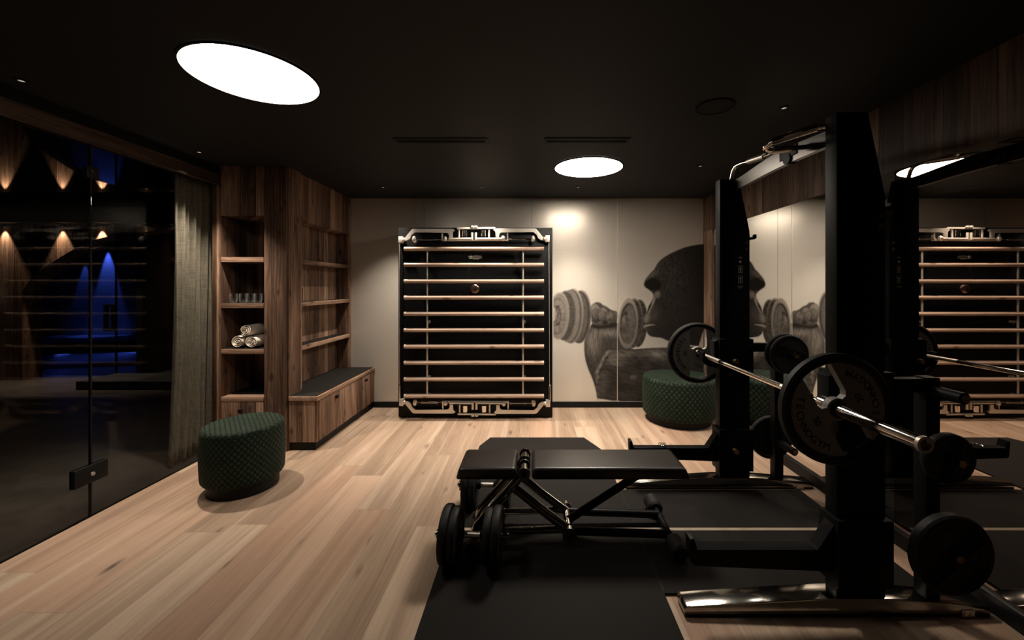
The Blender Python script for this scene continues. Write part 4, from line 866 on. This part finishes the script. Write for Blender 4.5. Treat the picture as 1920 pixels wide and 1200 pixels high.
# ================================================================== power rack
t = thing('power_rack', 'black power rack with two posts, chrome feet and a steel crossbeam', 'power rack', (1.42, 2.3, 0))
TX0, TX1 = 1.305, 1.515
def tower(y0, outs, d):
    y1 = y0 + 0.07; ym = (y0 + y1) / 2; yk = y0 - 0.028 if d < 0 else y1 + 0.02
    # chrome foot: low tent profile along X
    prof = [(0.645, 0.012), (1.96, 0.012), (1.96, 0.034), (1.945, 0.046), (1.55, 0.078), (1.27, 0.080), (0.66, 0.044), (0.645, 0.034)]
    mb = MB(); mb.prism([(x, y0 - 0.010, z) for x, z in prof], (0, 0.092, 0), bev=0.005); ft = mb.build('foot', 'dark_chrome', t)
    mb = MB(); mb.box(0.65, 1.955, y0 - 0.008, y0 + 0.080, 0, 0.0122); mb.build('foot_pad', 'rubber', ft)
    mb = MB(); mb.box(1.83, 1.885, y0 - 0.014, y0 - 0.008, 0.004, 0.032, 0.002); mb.cyl((1.843, y0 - 0.012, 0.018), (1.843, y0 - 0.018, 0.018), 0.007, n=10); mb.cyl((1.872, y0 - 0.012, 0.018), (1.872, y0 - 0.018, 0.018), 0.007, n=10); mb.build('foot_plate', 'steel', ft)
    # post
    pp = [(TX0, 0.072), (TX1, 0.072), (TX1, 1.80), (1.44, 2.165), (TX0, 2.165)]
    mb = MB(); mb.prism([(x, y0, z) for x, z in pp], (0, 0.07, 0), bev=0.004); up = mb.build('post', 'satin', t)
    tag(up, 'satin black upright post')
    mb = MB()
    for k in range(34): mb.cyl((TX0 + 0.025, y0 - 0.0006, 0.45 + k * 0.05), (TX0 + 0.025, y0 + 0.001, 0.45 + k * 0.05), 0.008, n=10)
    mb.build('pin_holes', 'black', up)
    for z in (1.72, 1.675):
        mb = MB(); mb.cyl((1.49, y0, z), (1.49, y0 - 0.008, z), 0.011, n=14); mb.cyl((1.49, y0 - 0.008, z), (1.49, y0 - 0.011, z), 0.006, n=6); mb.build('bolt', 'copper', up)
    mb = MB(); mb.prism([(TX1 - 0.005, ym - 0.012, z) if False else (x, ym - 0.012, z) for x, z in ((TX1 - 0.01, 1.74), (TX1 + 0.05, 1.748), (TX1 + 0.062, 1.756), (TX1 + 0.062, 1.782), (TX1 + 0.046, 1.782), (TX1 + 0.044, 1.766), (TX1 + 0.015, 1.762), (TX1 + 0.012, 1.785), (TX1 - 0.01, 1.785))], (0, 0.024, 0), bev=0.002)
    mb.build('hook', 'satin', up)
    # bar holder
    mb = MB(); mb.box(TX0 - 0.015, TX1 + 0.012, y0 - 0.028, y1 + 0.02, 0.80, 1.05, 0.004); bh = mb.build('bar_holder', 'satin', t)
    cup = [(TX0 - 0.01, 0.84), (1.215, 0.86), (1.183, 0.885), (1.183, 0.955), (1.197, 0.955), (1.204, 0.9065), (1.245, 0.903), (1.262, 0.93), (1.262, 1.03), (TX0 - 0.01, 1.045)]
    mb = MB(); mb.prism([(x, y0 - 0.01, z) for x, z in cup], (0, 0.07, 0), bev=0.003); mb.build('cup', 'satin', bh)
    mb = MB(); mb.cyl((1.375, yk, 0.905), (1.375, yk + d * 0.032, 0.905), 0.014, n=14); mb.cyl((1.375, yk + d * 0.032, 0.905), (1.375, yk + d * 0.044, 0.905), 0.009, n=12); mb.build('pin', 'chrome', bh)
    mb = MB(); mb.cyl((1.375, yk + d * 0.042, 0.905), (1.375, yk + d * 0.072, 0.905), 0.016, n=16); mb.build('pull_knob', 'brass', bh)
    mb = MB(); mb.cyl((1.495, y0 - 0.026, 1.01), (1.495, y0 - 0.038, 1.01), 0.016, n=6); mb.build('bolt', 'dark_chrome', bh)
    # safety arm
    mb = MB(); mb.box(TX0 - 0.015, TX1 + 0.012, y0 - 0.028, y1 + 0.02, 0.13, 0.42, 0.004); sa = mb.build('arm_carriage', 'satin', t)
    arm = [(TX0 - 0.01, 0.19), (0.69, 0.215), (0.68, 0.225), (0.672, 0.33), (0.69, 0.335), (0.705, 0.285), (1.22, 0.285), (1.27, 0.36), (TX0 - 0.01, 0.40)]
    mb = MB(); mb.prism([(x, y0 - 0.005, z) for x, z in arm], (0, 0.06, 0), bev=0.003); mb.build('safety_arm', 'satin', sa)
    mb = MB(); mb.cyl((1.375, yk, 0.295), (1.375, yk + d * 0.032, 0.295), 0.013, n=14); mb.build('pin', 'chrome', sa)
    mb = MB(); mb.cyl((1.375, yk + d * 0.032, 0.295), (1.375, yk + d * 0.072, 0.295), 0.015, n=16); mb.build('pull_knob', 'brass', sa)
    # storage post with horns
    mb = MB(); mb.box(1.695, 1.755, y0 + 0.005, y0 + 0.065, 0.055, 1.02, 0.003); mb.box(TX1 - 0.01, 1.71, y0 + 0.012, y0 + 0.058, 0.955, 1.015, 0.003); sp_ = mb.build('storage_post', 'satin', t)
    for z, da, db in outs:
        mb = MB(); mb.cyl((1.725, y0 + 0.01 - da, z), (1.725, y0 + 0.06 + db, z), 0.024, n=20); hn = mb.build('plate_horn', 'satin', sp_)
        mb = MB(); mb.cyl((1.725, y0 + 0.008 - da, z), (1.725, y0 + 0.004 - da, z), 0.015, n=12); mb.build('end_cap', 'brass', hn)
    return up
N0, F0 = 1.72, 2.80
tower(N0, ((0.965, 0.13, 0.02), (0.70, 0.12, 0.02), (0.31, 0.11, 0.02)), 1)
fu = tower(F0, ((0.955, 0.19, 0.02), (0.32, 0.17, 0.14)), -1)
# crossbeam between the posts
mb = MB(); n = 16; top, bot = [], []
for k in range(n + 1):
    f = k / n; y = N0 + 0.06 + f * (F0 - N0 - 0.05); w_ = 0.5 - 0.5 * math.cos(2 * PI * f)
    top.append((1.40, y, 2.158 + 0.03 * w_ - 0.004)); bot.append((1.40, y, 2.082 + 0.012 * w_))
mb.prism(bot + top[::-1], (0.03, 0, 0)); mb.build('crossbeam', pmat('satin nickel plate', (0.045, 0.042, 0.038), 0.3, metal=1.0), t)
hp = [(1.385, 2.80, 2.16), (1.387, 2.77, 2.235), (1.40, 2.71, 2.245), (1.418, 2.62, 2.235), (1.41, 2.42, 2.205), (1.395, 2.32, 2.195), (1.40, 2.22, 2.165)]
mb = MB(); mb.tube(hp, 0.012, 12, 1); ph = mb.build('pull_up_handle', 'chrome', t)
mb = MB(); mb.tube([(1.4175, 2.63, 2.237), (1.411, 2.44, 2.2085)], 0.019, 14); mb.build('grip', 'knurl', ph)
hp = [(1.40, 2.12, 2.15), (1.30, 2.08, 2.13), (1.20, 2.05, 2.11), (1.165, 2.02, 2.115), (1.18, 1.98, 2.13), (1.24, 1.90, 2.145), (1.33, 1.83, 2.15), (1.40, 1.78, 2.14)]
mb = MB(); mb.tube(hp, 0.012, 12, 1); ph = mb.build('pull_up_handle', 'chrome', t)
mb = MB(); mb.tube([(1.185, 1.978, 2.131), (1.31, 1.845, 2.149)], 0.019, 14); mb.build('grip', 'dark_chrome', ph)
mb = MB(); mb.tube([(1.355, 2.102, 2.141), (1.225, 2.058, 2.115)], 0.019, 14); mb.build('grip', 'knurl', ph)
mb = MB(); mb.box(1.395, 1.43, 2.12, 2.27, 2.12, 2.18, 0.004); mb.cyl((1.39, 2.2, 2.115), (1.44, 2.2, 2.115), 0.03, n=18); mb.build('handle_bracket', 'satin', t)
# instruction label on the far post
a0 = at(1388, 487, F0 - 0.0012)
mb = MB(); y = F0 - 0.0012
mb.box(a0.x - 0.012, a0.x + 0.012, y - 0.0004, y, a0.z + 0.012, a0.z + 0.017)
for k, cz in enumerate((505, 524)):
    c = at(1388.3, cz, y); hw, hh = 0.0155, 0.026
    mb.prism([(c.x - hw, y, c.z - hh), (c.x + hw, y, c.z - hh), (c.x + hw, y, c.z + hh), (c.x - hw, y, c.z + hh)], (0, -0.0005, 0), holes=[[(c.x - hw + .002, y, c.z - hh + .002), (c.x + hw - .002, y, c.z - hh + .002), (c.x + hw - .002, y, c.z + hh - .002), (c.x - hw + .002, y, c.z + hh - .002)]])
    mb.cyl((c.x, y, c.z + 0.014), (c.x, y - 0.0005, c.z + 0.014), 0.0045, n=10)
    mb.box(c.x - 0.0035, c.x + 0.0035, y - 0.0005, y, c.z - 0.006, c.z + 0.009); 
    dz = 0.012 if k else 0.002
    for s in (-1, 1):
        mb.prism([(c.x, y, c.z + 0.006), (c.x + s * 0.011, y, c.z + dz), (c.x + s * 0.011, y, c.z + dz - 0.003), (c.x, y, c.z + 0.002)], (0, -0.0005, 0))
        mb.prism([(c.x, y, c.z - 0.006), (c.x + s * 0.003, y, c.z - 0.006), (c.x + s * 0.007, y, c.z - 0.021), (c.x + s * 0.003, y, c.z - 0.021)], (0, -0.0005, 0))
mb.cyl((a0.x, y, a0.z - 0.014), (a0.x, y - 0.0005, a0.z - 0.014), 0.009, n=14)
mb.box(a0.x - 0.02, a0.x + 0.02, y - 0.0004, y, a0.z - 0.187, a0.z - 0.184); mb.box(a0.x - 0.014, a0.x + 0.014, y - 0.0004, y, a0.z - 0.198, a0.z - 0.196)
mb.build('instruction_label', 'print_white', fu)

# ================================================================== barbell and plates
BX, BZ = 1.2236, 0.920
t = thing('barbell', 'long chrome barbell resting in the rack cups', 'barbell', (BX, 2.3, BZ))
mb = MB(); mb.cyl((BX, 1.66, BZ), (BX, 2.95, BZ), 0.0142, n=24); mb.build('shaft', 'chrome', t)
for y0, y1 in ((1.78, 1.97), (2.62, 2.84)):
    mb = MB(); mb.cyl((BX, y0, BZ), (BX, y1, BZ), 0.0150, n=24); mb.build('knurled_grip', 'knurl', t)
for ya, yb, yc in ((1.69, 1.655, 1.255), (2.925, 2.955, 3.34)):
    mb = MB(); mb.cyl((BX, ya, BZ), (BX, yb, BZ), 0.034, n=28); mb.build('collar', 'chrome', t)
    mb = MB(); mb.cyl((BX, yb, BZ), (BX, yc, BZ), 0.0245, n=28); sl = mb.build('sleeve', 'chrome', t)
    d = 1 if yc > yb else -1
    mb = MB(); mb.lathe([(0.018, 0), (0.0265, 0), (0.0265, 0.012), (0.018, 0.012)], 28, Matrix.Translation((BX, yc - (0.002 if d < 0 else 0.010), BZ)) @ Matrix.Rotation(PI / 2, 4, 'X') @ Matrix.Translation((0, 0, -0.006)), close=True); mb.build('end_ring', 'steel', sl)
    mb = MB(); mb.cyl((BX, yc, BZ), (BX, yc + d * 0.001, BZ), 0.018, n=20); mb.build('end_cap', 'dark_chrome', sl)

def plate(cx, y, cz, R, th, band, lb, number, hole=0.0255, grp='round weight plates', word='TECHNOGYM', solid=True):
    """disc facing -Y; y is its middle; band = angle of the open band from vertical"""
    t = thing('weight_plate', lb, 'weight plate', (cx, y, cz), grp); s = R / 0.225
    MX = Matrix.Translation((cx, y, cz)) @ RX90           # local xy -> world x,z ; local z -> -y
    n = 64
    pr = [(0.186, -0.6), (0.196, -1), (0.216, -1), (0.225, -0.6), (0.225, 0.6), (0.216, 1), (0.196, 1), (0.186, 0.6)]
    mb = MB(); mb.lathe([(r * s, z * th / 2) for r, z in pr], n, MX, close=True); mb.build('rim', 'rubber', t)
    # two wings joined by the hub; open band between them
    hw, ri, rh = 0.064 * s, 0.190 * s, 0.045 * s
    pts = []; a0 = math.acos(hw / ri)
    for k in range(25):
        a = PI - a0 + 2 * a0 * k / 24; pts.append((math.cos(a) * ri, math.sin(a) * ri))
    pts += [(-hw, -rh * 1.15), (-hw * .86, -rh * .75)]
    pts += [(math.sin(a) * rh, -math.cos(a) * rh) for a in [(-0.9 + 1.8 * k / 12) for k in range(13)]]
    pts += [(hw * .86, -rh * .75), (hw, -rh * 1.15)]
    for k in range(25):
        a = -a0 + 2 * a0 * k / 24; pts.append((math.cos(a) * ri, math.sin(a) * ri))
    pts += [(hw, rh * 1.15), (hw * .86, rh * .75)]
    pts += [(-math.sin(a) * rh, math.cos(a) * rh) for a in [(-0.9 + 1.8 * k / 12) for k in range(13)]]
    pts += [(-hw * .86, rh * .75), (-hw, rh * 1.15)]
    zf = th * 0.34
    hl = [(math.cos(2 * PI * k / 28) * hole, math.sin(2 * PI * k / 28) * hole, -zf) for k in range(28)]
    RB = Matrix.Rotation(band, 4, 'Z')
    mb = MB(); mb.prism([(x, yy, -zf) for x, yy in pts], (0, 0, 2 * zf), MX @ RB, holes=[hl]); wf = mb.build('face', 'plate_dark' if solid else 'plate_face', t)
    mb = MB(); mb.lathe([(hole, -zf), (hole + 0.008 * s, -zf), (hole + 0.008 * s, zf * 1.35), (hole, zf * 1.35)], 28, MX, close=True); mb.build('hub', 'rubber', t)
    if solid:
        mb = MB(); mb.lathe([(hole, -zf * .5), (0.192 * s, -zf * .5), (0.192 * s, zf * .5), (hole, zf * .5)], 48, MX, close=True); mb.build('web', 'rubber', t)
    if number is not None:
        for half in (0, PI):
            mb = MB()
            for k, ch in enumerate(word):
                a = math.radians(180 - 44 + 11 * k) + half
                rr = 0.154 * s; T_ = RB @ Matrix.Translation((math.cos(a) * rr, math.sin(a) * rr, zf + 0.0006)) @ Matrix.Rotation(a + PI / 2, 4, 'Z')
                mb.merge(text_bm(ch, 0.040 * s), MX @ T_)
            a = PI + half; rr = 0.098 * s
            if number: mb.merge(text_bm(number, 0.038 * s), MX @ RB @ Matrix.Translation((math.cos(a) * rr, math.sin(a) * rr, zf + 0.0006)) @ Matrix.Rotation(a + PI / 2, 4, 'Z'))
            mb.build('lettering', 'ink', wf)
    return t
plate(BX, 1.622, BZ, 0.225, 0.046, math.radians(29), 'large round 20 plate on the near end of the barbell', '20', solid=False)
plate(BX, 2.982, BZ, 0.225, 0.046, math.radians(0), 'large round 20 plate on the far end of the barbell', '20', solid=False)
plate(1.725, 1.655, 0.31, 0.165, 0.045, math.radians(-48), 'medium round plate on the lowest horn of the near rack post', '', 0.0255)
plate(1.725, 1.665, 0.70, 0.105, 0.035, math.radians(-20), 'small round plate on the middle horn of the near rack post', None, 0.0255)
plate(1.725, 2.745, 0.955, 0.135, 0.030, math.radians(40), 'rear of two small plates on the upper horn of the far rack post', None, 0.0255)
plate(1.725, 2.700, 0.955, 0.130, 0.030, math.radians(70), 'front of two small plates on the upper horn of the far rack post', None, 0.0255)
plate(1.725, 2.905, 0.32, 0.155, 0.035, math.radians(10), 'medium round plate behind the lower part of the far rack post', '', 0.0255)
# spring clip lying on the far safety arm
cx, cy, cz = at(1241, 833, F0 + 0.02).x, F0 + 0.02, 0.2865
mb = MB(); pts = [(cx - 0.02 + 0.006 * k / 6, cy + 0.012 * math.cos(k * PI / 6), cz + 0.0145 + 0.012 * math.sin(k * PI / 6)) for k in range(-6, 48)]
mb.tube(pts, 0.0022, 6); mb.tube([pts[0], (cx - 0.035, cy - 0.008, cz + 0.012), (cx - 0.06, cy - 0.012, cz + 0.015), (cx - 0.062, cy - 0.008, cz + 0.004), (cx - 0.04, cy - 0.005, cz + 0.004)], 0.0022, 6, 1); mb.tube([pts[-1], (cx + 0.02, cy - .01, cz + 0.02), (cx - 0.01, cy - .02, cz + 0.024)], 0.0022, 6)
tag(mb.build('spring_clip', 'chrome'), 'small chrome spring clip lying on the far safety arm', 'clip')

# ================================================================== bench
t = thing('weight_bench', 'flat adjustable bench with black leather pads and chrome legs on the mat', 'weight bench', (0.2, 2.27, MZ))
def pad(x0, x1, y0, y1, z0, z1, name, taper=0.0):
    bm = bmesh.new(); bmesh.ops.create_cube(bm, size=1)
    for v in bm.verts: v.co = Vector((x0 + (v.co.x + .5) * (x1 - x0), y0 + (v.co.y + .5) * (y1 - y0), z0 + (v.co.z + .5) * (z1 - z0)))
    if taper:
        for v in bm.verts:
            if v.co.z > (z0 + z1) / 2: v.co.x += (-taper if v.co.x > (x0 + x1) / 2 and taper > 0 else (-taper if v.co.x < (x0 + x1) / 2 and taper < 0 else 0))
    bmesh.ops.bevel(bm, geom=list(bm.edges), offset=0.022, segments=4, profile=0.6, affect='EDGES')
    mb = MB(); mb.merge(bm); o = mb.build(name, 'leather', t, ang=60)
    mb = MB(); mb.box(x0 + 0.03, x1 - 0.03, y0 + 0.04, y1 - 0.04, z0 - 0.012, z0 + 0.004); mb.build('under_plate', 'satin', o)
    return o
pad(-0.008, 0.853, 2.15, 2.415, 0.370, 0.436, 'back_pad', 0.03)
pad(-0.422, -0.092, 2.15, 2.415, 0.370, 0.436, 'seat_pad', -0.02)
mb = MB(); mb.cyl((-0.05, 2.15, 0.408), (-0.05, 2.405, 0.408), 0.024, n=24)
for y in (2.142, 2.245, 2.30, 2.40): mb.cyl((-0.05, y, 0.408), (-0.05, y + 0.014, 0.408), 0.033, n=24)
pv = mb.build('hinge', 'dark_chrome', t)
mb = MB(); mb.cyl((-0.05, 2.14, 0.408), (-0.05, 2.136, 0.408), 0.017, n=20); mb.build('hinge_cap', 'satin', pv)
for y in (2.195, 2.365):
    mb = MB(); mb.tube([(-0.055, y, 0.39), (-0.10, y, 0.335), (-0.30, y, 0.115), (-0.325, y, 0.07), (-0.325, y, 0.035)], 0.023, 16, 1); mb.build('leg', 'dark_chrome', t)
for y in (2.185, 2.375):
    mb = MB(); mb.tube([(-0.105, y, 0.315), (0.02, y, 0.215), (0.195, y, 0.085)], 0.026, 16); mb.build('strut', 'dark_chrome', t)
for y in (2.195, 2.365):
    mb = MB(); mb.cyl((-0.115, y - 0.022, 0.318), (-0.115, y + 0.022, 0.318), 0.014, n=14); mb.build('bolt', 'chrome', t)
mb = MB(); mb.cyl((0.196, 2.15, 0.08), (0.196, 2.41, 0.08), 0.024, n=20)
for y in (2.142, 2.395): mb.cyl((0.196, y, 0.08), (0.196, y + 0.03, 0.08), 0.038, n=24)
lp = mb.build('lower_hinge', 'dark_chrome', t)
mb = MB(); mb.cyl((0.196, 2.141, 0.08), (0.196, 2.137, 0.08), 0.02, n=20); mb.build('hinge_cap', 'satin', lp)
mb = MB(); mb.tube([(0.20, 2.28, 0.085), (0.655, 2.28, 0.378)], 0.022, 14); mb.build('prop', 'satin', t)
for y in (2.185, 2.375):
    mb = MB(); mb.tube([(-0.32, y, 0.075), (0.19, y, 0.09)], 0.02, 12); mb.build('rail', 'dark_chrome', t)
    mb = MB(); mb.tube([(0.20, y, 0.08), (0.74, y, 0.062)], 0.022, 12); mb.build('rail', 'gloss', t)
mb = MB(); mb.cyl((-0.325, 2.10, 0.045), (-0.325, 2.46, 0.045), 0.015, n=14); fb = mb.build('front_foot', 'satin', t)
for y in (2.08, 2.44):
    mb = MB(); mb.cyl((-0.325, y, 0.045), (-0.325, y + 0.04, 0.045), 0.0325, n=24); mb.build('wheel', 'rubber', fb)
mb = MB(); mb.cyl((0.745, 2.06, 0.058), (0.745, 2.52, 0.058), 0.017, n=14); rf = mb.build('rear_foot', 'satin', t)
for y in (2.02, 2.43):
    mb = MB(); mb.lathe([(0, 0), (0.036, 0), (0.045, 0.012), (0.045, 0.108), (0.036, 0.12), (0, 0.12)], 24, Matrix.Translation((0.745, y + 0.12, 0.058)) @ RX90); mb.build('foam_roller', 'rubber', rf)

# ================================================================== dumbbells
def dumbbell(c, r, lb, rot):
    t = thing('dumbbell', lb, 'dumbbell', c, 'loadable dumbbells beside the bench')
    cx, cy, cz = c; RY = Matrix.Translation(c) @ Matrix.Rotation(PI / 2, 4, 'Y')
    mb = MB(); mb.cyl((cx - 0.19, cy, cz), (cx + 0.19, cy, cz), 0.0125, n=18); hd = mb.build('bar', 'chrome', t)
    mb = MB(); mb.cyl((cx - 0.042, cy, cz), (cx + 0.042, cy, cz), 0.0145, n=20); mb.build('knurled_grip', 'knurl', hd)
    for s in (-1, 1):
        for a, rr, w_ in ((0.066, r * 0.93, 0.040), (0.1075, r, 0.042)):
            x = a if s > 0 else -a - w_
            pr = [(0.014, 0.004), (rr * .3, 0.0), (rr * .4, 0.006), (rr * .78, 0.006), (rr * .86, 0.0), (rr * .96, 0.002), (rr, 0.010), (rr, w_ - 0.010), (rr * .96, w_ - 0.002), (rr * .86, w_), (rr * .78, w_ - 0.006), (rr * .4, w_ - 0.006), (rr * .3, w_), (0.014, w_ - 0.004)]
            mb = MB(); mb.lathe(pr, 48, Matrix.Translation((x, 0, 0)) @ RY, close=True); mb.build('weight_disc', 'rubber', t)
        x0 = cx + s * 0.046
        mb = MB(); mb.cyl((x0, cy, cz), (x0 + s * 0.02, cy, cz), 0.026, n=24); mb.cyl((x0 - s * 0.006, cy, cz), (x0, cy, cz), 0.018, n=20); mb.build('inner_collar', 'satin', t)
        x1 = cx + s * 0.160
        mb = MB(); mb.cyl((x1, cy, cz), (x1 + s * 0.022, cy, cz), 0.021, n=12)
        for k in range(6):
            a = k * PI / 3; mb.cyl((x1 + s * 0.011, cy + 0.012 * math.cos(a), cz + 0.012 * math.sin(a)), (x1 + s * 0.016, cy + 0.034 * math.cos(a), cz + 0.034 * math.sin(a)), 0.004, n=8)
        mb.build('star_nut', 'dark_chrome', t)
    t.rotation_euler = rot
dumbbell((-0.310, 2.035, MZ + 0.14), 0.14, 'black loadable dumbbell on the mat in front of the bench legs', (0, 0, math.radians(-3)))
dumbbell((-0.295, 2.565, MZ + 0.13), 0.13, 'black loadable dumbbell on the mat behind the bench seat', (0, 0, math.radians(-2)))
